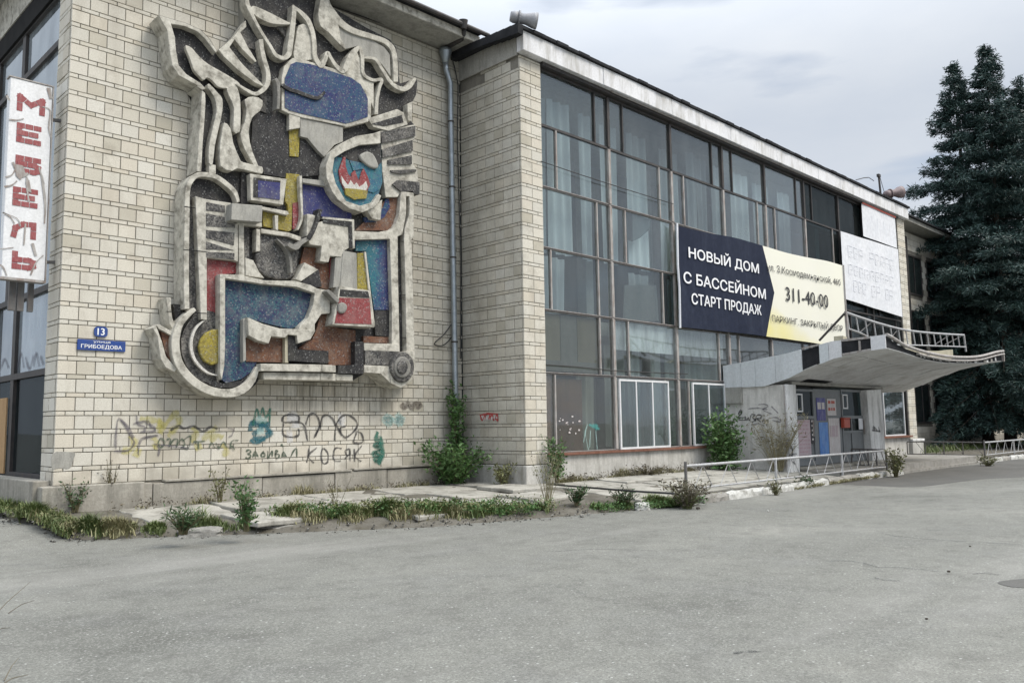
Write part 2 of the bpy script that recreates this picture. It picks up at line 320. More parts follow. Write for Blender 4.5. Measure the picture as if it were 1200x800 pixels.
# ------------------------------------------------------------------ mesh helpers
PW = {}
class MB:
    def __init__(s): s.v = []; s.f = []; s.soft = []
    def add(s, vs, fs):
        o = len(s.v); s.v += [tuple(map(float, x)) for x in vs]; s.f += [tuple(i+o for i in f) for f in fs]; return s
    def box(s, x0, x1, y0, y1, z0, z1):
        x0, x1 = sorted((x0, x1)); y0, y1 = sorted((y0, y1)); z0, z1 = sorted((z0, z1))
        return s.add([(x0, y0, z0), (x1, y0, z0), (x1, y1, z0), (x0, y1, z0), (x0, y0, z1), (x1, y0, z1), (x1, y1, z1), (x0, y1, z1)],
                     [(0, 3, 2, 1), (4, 5, 6, 7), (0, 1, 5, 4), (1, 2, 6, 5), (2, 3, 7, 6), (3, 0, 4, 7)])
    def tube(s, pts, r, k=8, cap=True):
        pts = [Vector(p) for p in pts]; n = len(pts); rings = []
        rr = r if isinstance(r, (list, tuple)) else [r]*n
        for i, p in enumerate(pts):
            t = (pts[min(i+1, n-1)]-pts[max(i-1, 0)]).normalized()
            a = t.cross(Vector((0, 0, 1)) if abs(t.z) < .9 else Vector((1, 0, 0))).normalized(); b = t.cross(a)
            rings.append([p+(a*math.cos(2*math.pi*j/k)+b*math.sin(2*math.pi*j/k))*rr[i] for j in range(k)])
        vs = [v for q in rings for v in q]; fs = []
        for i in range(n-1):
            for j in range(k): fs.append((i*k+j, i*k+(j+1) % k, (i+1)*k+(j+1) % k, (i+1)*k+j))
        if cap: fs += [tuple(range(k-1, -1, -1)), tuple((n-1)*k+j for j in range(k))]
        return s.add(vs, fs)
    def bar(s, a, b, w, h=None):
        """square bar from a to b"""
        h = h or w; a, b = Vector(a), Vector(b); t = (b-a).normalized()
        u = t.cross(Vector((0, 0, 1)) if abs(t.z) < .9 else Vector((0, 1, 0))).normalized()*w/2; v = t.cross(u).normalized()*h/2
        vs = [a+u+v, a-u+v, a-u-v, a+u-v, b+u+v, b-u+v, b-u-v, b+u-v]
        return s.add(vs, [(0, 1, 2, 3), (7, 6, 5, 4), (0, 4, 5, 1), (1, 5, 6, 2), (2, 6, 7, 3), (3, 7, 4, 0)])
    def prism(s, poly, d):
        """poly: 3-D loop; d: offset vector of the back face"""
        n = len(poly); d = np.array(d); P = [np.array(p) for p in poly]
        return s.add(P+[p+d for p in P], [tuple(range(n)), tuple(range(2*n-1, n-1, -1))]+[(i, i+n, (i+1) % n+n, (i+1) % n) for i in range(n)])
    def build(s, name, mat, parent=None, loc=None, smooth=False):
        me = bpy.data.meshes.new(name); me.from_pydata(s.v, [], s.f)
        bm = bmesh.new(); bm.from_mesh(me); bmesh.ops.recalc_face_normals(bm, faces=bm.faces); bm.to_mesh(me); bm.free()
        if s.soft and len(s.soft) == len(s.v): me.attributes.new('soft', 'FLOAT', 'POINT').data.foreach_set('value', s.soft)
        return link_mesh(name, me, mat, parent, smooth)
    def raw(s, name, mat, parent=None):
        me = bpy.data.meshes.new(name); me.from_pydata(s.v, [], s.f); return link_mesh(name, me, mat, parent)
def link_mesh(name, me, mat, parent=None, smooth=False, loc=(0, 0, 0)):
    if mat is not None and not me.materials: me.materials.append(MATS[mat] if isinstance(mat, str) else mat)
    if smooth: me.polygons.foreach_set('use_smooth', [True]*len(me.polygons))
    o = bpy.data.objects.new(name, me); C.objects.link(o); w = Vector(loc)
    if parent is not None: o.parent = parent; o.location = w-PW[parent.name]
    else: o.location = w
    PW[o.name] = w
    return o
def np_mesh(name, V, Fq, mat, parent=None):
    """V: (n,3) array, Fq: (m,k) array"""
    me = bpy.data.meshes.new(name); k = Fq.shape[1]
    me.vertices.add(len(V)); me.vertices.foreach_set('co', np.asarray(V, np.float32).ravel())
    me.loops.add(Fq.size); me.loops.foreach_set('vertex_index', Fq.astype(np.int32).ravel())
    me.polygons.add(len(Fq)); me.polygons.foreach_set('loop_start', np.arange(0, Fq.size, k, dtype=np.int32)); me.polygons.foreach_set('loop_total', np.full(len(Fq), k, np.int32))
    me.update(calc_edges=True); me.validate()
    return link_mesh(name, me, mat, parent)
def tag(o, label=None, cat=None, group=None, kind=None):
    if label: o['label'] = label
    if cat: o['category'] = cat
    if group: o['group'] = group
    if kind: o['kind'] = kind
    return o
def thing(name, label, cat, loc=(0, 0, 0), group=None):
    o = bpy.data.objects.new(name, None); C.objects.link(o); o.location = loc; o.empty_display_size = .2; PW[o.name] = Vector(loc)
    return tag(o, label, cat, group)
def bevel(o, w=.008, seg=2):
    m = o.modifiers.new('bevel', 'BEVEL'); m.width = w; m.segments = seg; m.limit_method = 'ANGLE'; m.angle_limit = R(35); return o
def smooth_loop(P, k=4):
    n = len(P); out = []
    for i in range(n):
        a, b, c, d = [np.array(P[(i+j) % n], float) for j in (-1, 0, 1, 2)]
        for t in np.arange(k)/k:
            out.append(.5*((2*b)+(-a+c)*t+(2*a-5*b+4*c-d)*t*t+(-a+3*b-3*c+d)*t**3))
    return out
def smooth_line(P, k=5):
    P = [np.array(p, float) for p in P]; n = len(P); out = []
    if n < 3: return P
    for i in range(n-1):
        a, b, c, d = P[max(i-1, 0)], P[i], P[i+1], P[min(i+2, n-1)]
        for t in np.arange(k)/k:
            out.append(.5*((2*b)+(-a+c)*t+(2*a-5*b+4*c-d)*t*t+(-a+3*b-3*c+d)*t**3))
    return out+[P[-1]]
def ribbon(mb, P, w, nrm=(0, -1, 0)):
    """flat painted stroke along 3-D points P on a wall with normal nrm; the point value 'soft' runs 0-1-0 across it"""
    P = [np.array(p) for p in P]; nv = np.array(nrm, float); n = len(P); vs = []; w = w*1.7
    for i, p in enumerate(P):
        t = P[min(i+1, n-1)]-P[max(i-1, 0)]; t /= np.linalg.norm(t)+1e-9; s = np.cross(t, nv)*w/2*(1+.3*math.sin(i*.9+n))
        vs += [p+s, p, p-s]; e = 0. if i in (0, n-1) else 1.; mb.soft += [0., e if n > 2 else 1., 0.]
    return mb.add(vs, [(3*i+k, 3*i+1+k, 3*i+4+k, 3*i+3+k) for i in range(n-1) for k in (0, 1)])
FONT = {}
def text_obj(body, name, mat, parent, box, Y, bold=0.0, slope=0.0, wave=None):
    """flat lettering stretched into box = (x0, x1, z0, z1) on the plane Y"""
    cu = bpy.data.curves.new('lettering', 'FONT'); cu.body = body;  cu.resolution_u = 4
    o = bpy.data.objects.new('lettering_tmp', cu); C.objects.link(o); bpy.context.view_layer.update()
    me = bpy.data.meshes.new_from_object(o.evaluated_get(bpy.context.evaluated_depsgraph_get()))
    bpy.data.objects.remove(o); bpy.data.curves.remove(cu)
    v = np.empty(len(me.vertices)*3, np.float32); me.vertices.foreach_get('co', v); v = v.reshape(-1, 3)
    a, b = v.min(0), v.max(0); x0, x1, z0, z1 = box
    X = x0+(v[:, 0]-a[0])/(b[0]-a[0])*(x1-x0); Zc = z0+(v[:, 1]-a[1])/(b[1]-a[1])*(z1-z0)+slope*(X-x0)
    yy_ = np.full_like(X, Y) if wave is None else wave(X)
    w = np.stack([X, yy_, Zc], 1); 
    if bold:
        nv = len(w); polys = [tuple(p.vertices) for p in me.polygons]; hh = (z1-z0)*bold
        ws = [w+np.array([sx*hh, -.0004*i, sz*hh]) for i, (sx, sz) in enumerate(((0, 0), (1, 0), (-1, 0), (0, .6), (0, -.6)))]
        me = bpy.data.meshes.new('lettering'); me.from_pydata(np.concatenate(ws).tolist(), [], [tuple(v+i*nv for v in p) for i in range(5) for p in polys]); return link_mesh(name, me, mat, parent)
    me.vertices.foreach_set('co', w.astype(np.float32).ravel()); me.materials.clear(); me.update()
    return link_mesh(name, me, mat, parent)
def recenter(o):
    v = np.empty(len(o.data.vertices)*3, np.float32); o.data.vertices.foreach_get('co', v); v = v.reshape(-1, 3); c = (v.min(0)+v.max(0))/2
    o.data.vertices.foreach_set('co', (v-c).ravel()); o.location = o.location+Vector(c.tolist()); PW[o.name] = PW[o.name]+Vector(c.tolist()); return o
ORD = ['first', 'second', 'third', 'fourth', 'fifth', 'sixth', 'seventh', 'eighth', 'ninth', 'tenth', 'eleventh', 'twelfth']
# ------------------------------------------------------------------ relief outline (needed for the brick choice)
SIL = [(186,18),(200,22),(217,27),(235,35),(246,46.5),(254,60),(256.5,58),(272.5,45),(279.5,36),(288,24),(287.5,-28),(380,-28),(384,2),(389.5,9),(407.5,19.5),(430,33),(445,40.5),(457,46.5),(464.5,55.5),(467.5,72),(468,90),(469,98),(476,96),(484,93),(488.5,90),(489.5,97),(488,111),(483.5,120),(482,142),(487,148),(488,160),(484,165),(484.5,193),(489,200),(490,213),(492,214),(492,227),(485,228),(485,277),(482,281),(483.5,320),(486,410),(487,430),(484,444),(470.6,454),(458,450),(446,437),(430,431),(427,437.5),(413,446),(394,445.5),(306,444.5),(304,443),(299.5,450),(287.5,460.5),(272.5,465.8),(250,465),(229,456),(215.5,444),(205,430),(201.5,410),(203,392),(209,376),(216,366),(215,352),(214.8,314),(215.5,252),(216,240),(216.5,226),(219,215),(227.5,203.5),(231,201),(231,190),(234.5,142),(236,120),(236.8,106),(232,100.5),(209.5,88.5),(202,76.5),(199.8,64.5),(198,49.5),(196,36)]
def inside(p, poly):
    x, y = p; c = False; j = len(poly)-1
    for i in range(len(poly)):
        xi, yi = poly[i]; xj, yj = poly[j]
        if (yi > y) != (yj > y) and x < (xj-xi)*(y-yi)/(yj-yi)+xi: c = not c
        j = i
    return c
SIL_WALL = [proj((w[0], 0, w[2])) for w in (at(p[0], p[1], Y=-.47) for p in SIL)]
# ------------------------------------------------------------------ the building
B = thing('building', 'two storey public building with pale brick walls, a tall glazed front and an entrance canopy', 'building')
HP, TP = .3, .2921                       # course height, tile pitch
bricks = []                              # (parent, centre, rotz, width, height)
def brick_wall(parent, org, rot, length, n0, n1, pitch=TP, zlo=-9, zhi=99):
    """courses n0..n1 of one wide and one narrow brick row each; org = left end of the face, rot turns the face from -Y"""
    u = np.array([math.cos(rot), math.sin(rot), 0]); g = .013
    def put(a, b, z0, z1):
        a, b = max(a, 0), min(b, length); z0, z1 = max(z0, zlo), min(z1, zhi)
        if b-a > .05 and z1-z0 > .03: bricks.append((parent, np.array(org)+u*(a+b)/2+np.array([0, 0, (z0+z1)/2]), rot, round(b-a-g, 3), round(z1-z0-g, 3)))
    for n in range(n0, n1+1):
        z = (27-n)*HP; k = int(length/pitch)+2
        for i in range(k):
            put(i*pitch, (i+1)*pitch, z-.225, z)
            put((i-.5)*pitch, (i+.5)*pitch, z, z+.075)
PX0, PX1, PY = 8.787, 9.49, -2.05
wall1 = MB().box(.03, 8.75, .02, .35, -.1, 10.02).build('wall', 'mortar', B)
wall1['label'] = 'pale brick side wall that carries the mosaic'
wall2 = MB().box(.02, .30, .05, .66, .02, 9.2).build('wall', 'mortar', B)
pier = MB().box(PX0+.02, PX1-.01, PY+.02, .02, .02, 9.48).build('pier', 'mortar', B)
pier2 = MB().box(31.33, 32.08, PY+.02, 0, .02, 9.48).build('pier', 'mortar', B)
wall3 = MB().box(32.0, 62, .02, .4, -.3, 10.3).build('wall', 'mortar', B); wall3['label'] = 'brick wing beyond the glazed front'
brick_wall(wall1, (0, 0, 0), 0, 8.787, -6, 26, zlo=.07, zhi=10.0)
brick_wall(wall2, (0, .66, 0), -math.pi/2, .61, -3, 26, zlo=.07, zhi=9.2)
brick_wall(pier, (PX0, 0, 0), -math.pi/2, 2.0, -4, 26, zlo=.07, zhi=9.46)
brick_wall(pier, (PX0, PY, 0), 0, PX1-PX0, -4, 26, pitch=(PX1-PX0)/2, zlo=.07, zhi=9.36)
brick_wall(pier2, (31.3, PY, 0), 0, .8, -4, 26, pitch=.4, zlo=.07, zhi=9.4)
# missing bricks under the eave of the pier
def gone(c, rot):
    if abs(c[0]-PX0) < .05 and abs(rot) > 1 and c[2] > 9.05:
        return (c[1] < -1.75 and c[2] < 9.36) or (c[1] > -.75 and c[2] > 8.9)
    return False
bricks = [b for b in bricks if not gone(b[1], b[2])]
def bmesh_brick(w, h, d=.045, e=.004):
    m = MB(); x, z = w/2, h/2
    vs = [(-x, d, -z), (x, d, -z), (x, d, z), (-x, d, z), (-x, e, -z), (x, e, -z), (x, e, z), (-x, e, z), (-x+e, 0, -z+e), (x-e, 0, -z+e), (x-e, 0, z-e), (-x+e, 0, z-e)]
    fs = [(8, 9, 10, 11)]+[(4+i, 4+(i+1) % 4, 8+(i+1) % 4, 8+i) for i in range(4)]+[(i, (i+1) % 4, 4+(i+1) % 4, 4+i) for i in range(4)]
    return vs, fs
shared = {}
def score(b):
    c = b[1]; p = proj(c)
    if not (5 < p[0] < 1195 and 4 < p[1] < 796): return 0
    if b[0] is wall1 and inside(p, SIL_WALL): return 0
    u = np.array([math.cos(b[2]), math.sin(b[2]), 0])*b[3]/2; a = np.array(proj(c-u)); q = np.array(proj(c+u)); h = abs(proj(c+np.array([0, 0, b[4]/2]))[1]-proj(c-np.array([0, 0, b[4]/2]))[1])
    return np.hypot(*(a-q))*h
order = sorted(range(len(bricks)), key=lambda i: -score(bricks[i])); single = set(order[:300])
rest = {}
for i, (par, c, rot, w, h) in enumerate(bricks):
    out = random.gauss(0, .0022); cc = c+np.array([math.sin(rot), -math.cos(rot), 0])*out
    vs, fs = bmesh_brick(w, h)
    if i in single:
        k = (w, h)
        if k not in shared:
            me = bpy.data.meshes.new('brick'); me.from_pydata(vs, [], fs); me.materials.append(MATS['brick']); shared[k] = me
        o = link_mesh('brick', shared[k], None, par, loc=cc); o.rotation_euler = (random.gauss(0, .004), 0, rot+random.gauss(0, .004))
    else:
        m = rest.setdefault(par.name, (par, MB()))[1]; ca, sa = math.cos(rot), math.sin(rot)
        m.add([(cc[0]+x*ca-y*sa, cc[1]+x*sa+y*ca, cc[2]+z) for x, y, z in vs], fs)
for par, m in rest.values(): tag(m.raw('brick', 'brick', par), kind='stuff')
# plain cement patch on the corner
pt = [at(*p, Y=-.008) for p in smooth_loop([(61.5,531),(79,529),(88,531),(86,538),(84,545),(80,549),(70,548),(61,548.5)], 3)]
MB().prism(pt, (0, .01, 0)).build('cement_patch', 'concrete_grey', wall1)
# far wing: panels of brick below and windows
m = MB()
for k in range(9):
    x = 37.9+k*2.75
    for z0, z1 in ((.75, 2.7), (4.0, 6.3), (7.1, 9.1)):
        f = MB(); f.box(x, x+.08, -.03, .02, z0, z1).box(x+1.95, x+2.03, -.03, .02, z0, z1).box(x+.08, x+1.95, -.03, .02, z0, z0+.08).box(x+.08, x+1.95, -.03, .02, z1-.08, z1).box(x+1.0, x+1.06, -.028, .02, z0+.08, z1-.08)
        fo = f.build('window', 'dark_steel', B)
        MB().box(x+.08, x+1.95, 0, .012, z0+.08, z1-.08).build('pane', 'glass_dark', fo)
# brick facing of the far wing (a mass of small pieces)
mb = MB()
for r in range(34):
    z = r*.3
    for i in range(int(30/.58)):
        x = 32.1+i*.58+(.29 if r % 2 else 0)
        if any(37.9+k*2.75-.3 < x < 37.9+k*2.75+2.0 for k in range(9)) and any(a-.32 < z < b for a, b in ((.75, 2.7), (4.0, 6.3), (7.1, 9.1))): continue
        mb.box(x, x+.565, 0, .03, z+.006, z+.294)
tag(mb.raw('brick', 'brick', wall3), kind='stuff')
MB().box(32.15, 62.5, -.80, 7, 10.31, 10.5).build('eave', 'concrete_grey', B); MB().box(32.15, 62.5, -.92, 7, 10.505, 10.58).build('roof', 'roofing', B)
MB().box(37.2, 37.85, -.14, -.02, 3.0, 9.9).build('panel', 'dark_steel', B)
MB().box(32.05, 62, -.14, .02, -.7, 0.0).build('plinth', 'plinth', B)
# plinths
m = MB()
for i, (a, b) in enumerate([(-.16, 1.55), (1.56, 3.6), (3.615, 5.2), (5.215, 6.5), (6.52, 8.0), (8.02, 8.72)]):
    q = MB().box(a, b, -.10-.012*(i % 2), .2, -.75, .045-.012*(i % 3)).build('plinth', 'plinth', B); bevel(q, .012)
q = MB().box(-.26, .0, .1, 6.5, -.75, .165).build('ledge', 'plinth', B); bevel(q, .02)
q = MB().box(-.19, 1.4, -.15, .1, -.75, .075).build('ledge', 'plinth', B); bevel(q, .02)
for a, b, dz in ((1.75, 5.6, 0), (5.65, 8.3, .015)):
    bevel(MB().box(a, b, -.14, .03, .045+dz, .085+dz).build('ledge_slab', 'plinth', B), .008)
bevel(MB().box(PX0-.06, PX1+.02, PY-.06, -.1, -.62, .06).build('plinth', 'plaster_dirty', B), .015)
bevel(MB().box(PX1+.02, 17.2, -2.02, -1.7, -.62, .24).build('plinth', 'plaster_dirty', B), .015)
bevel(MB().box(23.9, 31.3, -2.02, -1.7, -.62, .24).build('plinth', 'plaster_dirty', B), .015)
bevel(MB().box(31.2, 32.4, PY-.12, 0, -.62, .06).build('plinth', 'plaster_dirty', B), .015)
bevel(MB().box(31.2, 32.5, PY-.14, -.02, .06, .16).build('plinth_cap', 'plaster', B), .015)
m = MB().box(PX1-.02, 17.15, -2.10, -1.94, .24, .30).build('window_sill', 'rust', B); bevel(m, .006)
bevel(MB().box(27.6, 31.3, -2.16, -1.94, .24, .31).build('window_sill', 'rust', B), .006)
# eaves of the corner wing
EZ = 10.02
MB().box(-.5, 8.72, -.78, 7, EZ, EZ+.20).build('eave', 'concrete_grey', B)
MB().box(-.55, 8.7, -.90, 7, EZ+.205, EZ+.26).build('roof', 'roofing', B)
g = MB(); g.tube([(x, -.92, EZ+.235) for x in (-.5, 4, 8.9)], .055, 8); g.build('gutter', 'dark_steel', B)
for i in range(4): MB().box(-.5+2.31*i, 1.79+2.31*i, -.80, -.775, EZ+.015, EZ+.185).build('eave_board', 'concrete', B)
MB().box(0.02, .35, .70, 7, 9.25, EZ).build('parapet', 'concrete', B)
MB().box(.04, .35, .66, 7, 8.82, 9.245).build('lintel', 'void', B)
# main hall: fascia, roof, soffit
fs = [8.72, 11.6, 14.6, 17.7, 20.6, 23.6, 25.4, 28.3, 32.12]
for a, b in zip(fs, fs[1:]):
    bevel(MB().box(a+.006, b-.006, -2.24-random.uniform(0, .012), -2.02, 9.40, 9.86).build('parapet_panel', 'parapet', B), .012)
mb = MB(); xs = np.linspace(8.6, 32.2, 60)
for a, b in zip(xs, xs[1:]):
    e = -2.31+random.uniform(-.02, .02); z = 9.87+random.uniform(-.008, .01)
    mb.box(a, b, e, 7, z, z+.075)
mb.build('roof', 'roofing', B)
mb = MB()
ys = np.linspace(-2.3, .2, 12)
for a, b in zip(ys, ys[1:]): mb.box(8.5, 8.66, a, b, 9.72+.12*(b+2.3)/2.5-.03*math.sin(b*2), 9.93+.12*(b+2.3)/2.5)
mb.build('roof_edge', 'roofing', B)
MB().box(8.74, 8.78, -2.0, 0, 9.36, 9.86).build('parapet_panel', 'concrete_grey', B)
MB().box(PX1, 31.3, -2.12, -1.7, 9.31, 9.395).build('soffit', 'dark_steel', B)
MB().tube([(12.0, -2.16, 9.37), (31.0, -2.16, 9.37)], .018, 6).build('drip_rail', 'pale_steel', B)
# interior seen through the glass
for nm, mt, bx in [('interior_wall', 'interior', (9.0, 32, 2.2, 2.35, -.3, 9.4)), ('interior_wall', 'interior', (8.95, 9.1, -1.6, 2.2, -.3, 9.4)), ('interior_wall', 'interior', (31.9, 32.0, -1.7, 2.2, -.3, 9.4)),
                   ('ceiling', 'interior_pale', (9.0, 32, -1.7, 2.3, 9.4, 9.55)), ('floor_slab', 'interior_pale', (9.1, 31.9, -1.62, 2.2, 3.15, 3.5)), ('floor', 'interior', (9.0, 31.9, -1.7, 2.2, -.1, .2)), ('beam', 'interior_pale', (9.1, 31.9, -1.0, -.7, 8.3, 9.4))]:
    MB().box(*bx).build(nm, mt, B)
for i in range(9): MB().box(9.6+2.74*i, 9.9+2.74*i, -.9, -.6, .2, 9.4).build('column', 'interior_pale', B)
# ------------------------------------------------------------------ glazed front
XE = [PX1+.0, 12.06, 14.83, 17.56, 20.15, 22.92, 25.68, 28.42, 31.3]
ZE = [.30, 2.11, 3.56, 5.01, 6.45, 7.93, 9.30]
def near_right(a, b): return a+(b-a)*.79
def near_left(a, b): return a+(b-a)*.22
YG = -1.95
for j in range(6):
    for i in range(8):
        x0, x1, z0, z1 = XE[i], XE[i+1], ZE[j], ZE[j+1]
        if j == 0 and 3 <= i <= 5: continue
        if j == 1 and i == 3: x0 = XE[3]
        sub = []
        if j == 5: sub = [near_right(x0, x1) if i % 2 == 0 else near_left(x0, x1)]
        elif j == 4: sub = [near_left(x0, x1) if i % 2 == 0 else near_right(x0, x1)]
        elif j == 3: sub = [near_right(x0, x1) if i % 2 == 0 else near_left(x0, x1)]
        elif j == 2: sub = [x0+.3, near_right(x0, x1)] if i == 0 else [near_right(x0, x1)] if i % 2 else [near_left(x0, x1)]
        elif j == 1: sub = [near_right(x0, x1) if i % 2 == 0 else near_left(x0, x1)]
        elif i == 0: sub = [x0+.36]
        elif i == 1: sub = [x1-.62]
        elif i == 2: sub = [x0+.5]
        dark = j == 5 or i >= 6
        f = MB()
        f.box(x0, x1, YG-.035, YG+.05, z0-.028, z0+.028)                       # transom
        f.box(x0-.045, x0+.045, YG-.06, YG+.07, z0+.03, z1-.03) if i else f.box(x0, x0+.04, YG-.05, YG+.07, z0+.03, z1-.03)
        if i == 7: f.box(x1-.05, x1, YG-.05, YG+.07, z0+.03, z1-.03)
        if j == 5: f.box(x0+.05, x1-.05, YG-.04, YG+.05, z1-.05, z1)
        for sx_ in sub: f.box(sx_-.022, sx_+.022, YG-.045, YG+.03, z0+.03, z1-.03)
        fo = f.build('window', 'dark_steel' if dark else 'pale_steel', B)
        if not dark:   # dark putty line along the transom
            MB().box(x0+.05, x1-.05, YG-.042, YG-.036, z0-.02, z0+.012).build('transom_rail', 'dark_steel', fo)
        xs_ = [x0+.02]+sub+[x1-.02]
        for k, (a, b) in enumerate(zip(xs_, xs_[1:])):
            mt = 'glass_dusty' if j <= 1 and i == 0 else 'glass_dark' if i >= 5 or (j == 2 and k == len(xs_)-2 and i) else 'glass'
            p = MB().box(a+.02, b-.02, YG-.004, YG+.004, z0+.03, z1-.03).build('pane', mt, fo)
            recenter(p); p.rotation_euler = (random.gauss(0, .003), 0, random.gauss(0, .003))
# white plastic windows set in the lower row
def pvc(x0, x1, z0, z1, cuts, lab):
    f = MB(); w = .05; y0, y1 = YG-.10, YG-.05
    f.box(x0, x1, y0, y1, z0, z0+w).box(x0, x1, y0, y1, z1-w, z1).box(x0, x0+w, y0, y1, z0+w, z1-w).box(x1-w, x1, y0, y1, z0+w, z1-w)
    for c in cuts: f.box(c-.022, c+.022, y0+.004, y1, z0+w, z1-w)
    fo = f.build('window', 'white_pvc', B); fo['label'] = lab; e = [x0]+cuts+[x1]
    for a, b in zip(e, e[1:]): MB().box(a+.03, b-.03, YG-.08, YG-.074, z0+w, z1-w).build('pane', 'glass', fo)
g = lambda x, y: float(at(x, y, Y=YG-.08)[0])
pvc(g(725, 444), g(783, 447), .31, 2.05, [g(745, 445), g(764, 446)], 'white plastic window with three lights')
pvc(g(811, 449), g(849, 451), .31, 2.05, [g(830, 450)], 'white plastic window with two lights')
pvc(g(1034, 458), g(1058, 458), .32, 2.12, [], 'pale framed window beside the entrance')
# boards standing inside the lower panes
MB().box(9.55, 9.9, -1.90, -1.88, .3, 2.1).build('board', 'brown_board', B)
MB().box(9.92, 10.9, -1.89, -1.87, .3, 2.0).build('board', 'brown_board', B)
for a, b, mt in ((9.62, 10.15, 'beige_board'), (10.17, 10.75, 'interior_pale'), (10.77, 11.55, 'beige_board')):
    MB().box(a, b, -1.90, -1.88, 2.42, 3.5).build('board', mt, B)
MB().box(9.58, 11.6, -1.925, -1.90, 2.17, 2.42).build('board', 'interior_pale', B)
q = [at(*p, Y=-1.80) for p in [(732, 334), (769, 334), (772, 376), (730, 376)]]
MB().prism(q, (0, .02, 0)).build('board', 'interior_pale', B)
MB().box(12.1, 17.4, -1.86, -1.80, 2.80, 3.52).build('bulkhead', 'plaster', B)
MB().prism([at(*p, Y=-1.91) for p in [(733, 247), (764, 258), (760, 270), (750, 279), (741, 283), (734, 280)]], (0, .01, 0)).build('board', 'interior', B)
MB().prism([at(*p, Y=-1.918) for p in [(733, 247), (741, 249.5), (741.5, 283), (734, 281)]], (0, .006, 0)).build('board', 'void', B)
# spots of paint and broken edges on the lowest pane
mb = MB()
for k in range(16):
    c = at(random.gauss(668, 7), random.gauss(495, 9), Y=YG-.012); r_ = random.uniform(.012, .035)
    mb.add([c+np.array([r_*math.cos(t)*random.uniform(.6, 1.6), 0, r_*math.sin(t)*random.uniform(.5, 1)]) for t in np.linspace(0, 6.28, 8)[:-1]], [tuple(range(7))])
tag(mb.build('paint_spots', 'poster_pale', B))
# ------------------------------------------------------------------ entrance: vestibule, doors
VX, VY = 17.22, -3.82
bevel(MB().box(VX, VX+.12, VY+.02, -1.95, -.62, 1.955).build('wall', 'plaster_grey', B), .01)
bevel(MB().box(VX-.03, VX+.5, VY-.10, VY+.018, -.62, 1.955).build('pillar', 'plaster', B), .012)
MB().box(VX-.10, VX-.005, -2.55, -2.05, 1.48, 1.94).build('corbel', 'concrete_grey', B)
MB().tube([(VX-.06, VY-.02, 1.95), (VX-.06, VY-.03, 1.0), (VX-.05, VY, -.3)], .018, 6).build('conduit', 'pale_steel', B)
YD = -3.72
dx = lambda px, y=0: float(at(px, 480, Y=YD)[0])
def door(px0, px1, z0, z1, zt, lab, cuts=()):
    x0, x1 = dx(px0), dx(px1); w = .07
    f = MB().box(x0, x0+w, YD-.04, YD+.05, z0, z1).box(x1-w, x1, YD-.04, YD+.05, z0, z1).box(x0+w, x1-w, YD-.04, YD+.05, z1-w, z1).box(x0+w, x1-w, YD-.04, YD+.05, zt-.05, zt+.04).box(x0+w, x1-w, YD-.04, YD+.05, z0, z0+.12).box(x0+w, x1-w, YD-.04, YD+.05, .55, .63)
    for c in cuts: f.box(dx(c)-.03, dx(c)+.03, YD-.035, YD+.05, z0+.12, zt-.05)
    fo = f.build('door', 'door_grey', B); fo['label'] = lab
    MB().box(x0+w, x1-w, YD, YD+.01, zt+.04, z1-w).build('pane', 'glass_dark', fo)
    MB().box(x0+w, x1-w, YD, YD+.01, .63, zt-.05).build('pane', 'glass_dark', fo)
    MB().box(x0+w, x1-w, YD, YD+.02, z0+.12, .55).build('door_panel', 'door_grey', fo)
    MB().box(x1-.22, x1-.19, YD-.09, YD-.045, .5, .95).build('handle', 'pale_steel', fo)
door(928, 953, -.32, 1.86, 1.05, 'grey door leaf with dark glass left of the blue poster')
door(985, 1012, -.32, 1.90, 1.05, 'grey entrance door with dark glass', cuts=(996,))
for a, b, z0, z1 in ((931.5, 938.5, 1.2, 1.72), (985.8, 991.5, 1.3, 1.75)):
    m = MB(); x0, x1 = dx(a), dx(b)
    m.box(x0, x1, YD-.07, YD-.05, z0, z0+.04).box(x0, x1, YD-.07, YD-.05, z1-.04, z1).box(x0, x0+.05, YD-.07, YD-.05, z0+.04, z1-.04).box(x1-.05, x1, YD-.07, YD-.05, z0+.04, z1-.04)
    m.build('vent_frame', 'white_pvc', B)
MB().box(dx(953.3), dx(984.7), YD-.02, YD+.08, -.32, 1.88).build('door_panel', 'door_grey', B)
MB().box(dx(1012.3), dx(1018.5), YD-.06, YD+.08, -.32, 1.92).build('door_jamb', 'door_grey', B)
MB().box(VX+.5, 24.2, VY+.02, -1.7, 1.97, 2.05).build('lintel', 'concrete_grey', B)
MB().box(VX+.5, 24.2, YD+.6, YD+.7, -.5, 1.95).build('interior_wall', 'interior', B)
m = MB(); p0, p1, p2, p3 = (at(1015.5, 457, Y=-3.95), at(1032.5, 456, Y=-3.95), at(1038.5, 538, Y=-3.95), at(1023, 540.5, Y=-3.95))
col = m.prism([p0, p1, p2, p3], (0, .32, 0)).build('pillar', 'plaster', B); col['label'] = 'white entrance pillar with black scribbles'; bevel(col, .012)
MB().box(24.1, 24.3, -3.7, -1.95, -.5, 1.95).build('wall', 'plaster_grey', B)
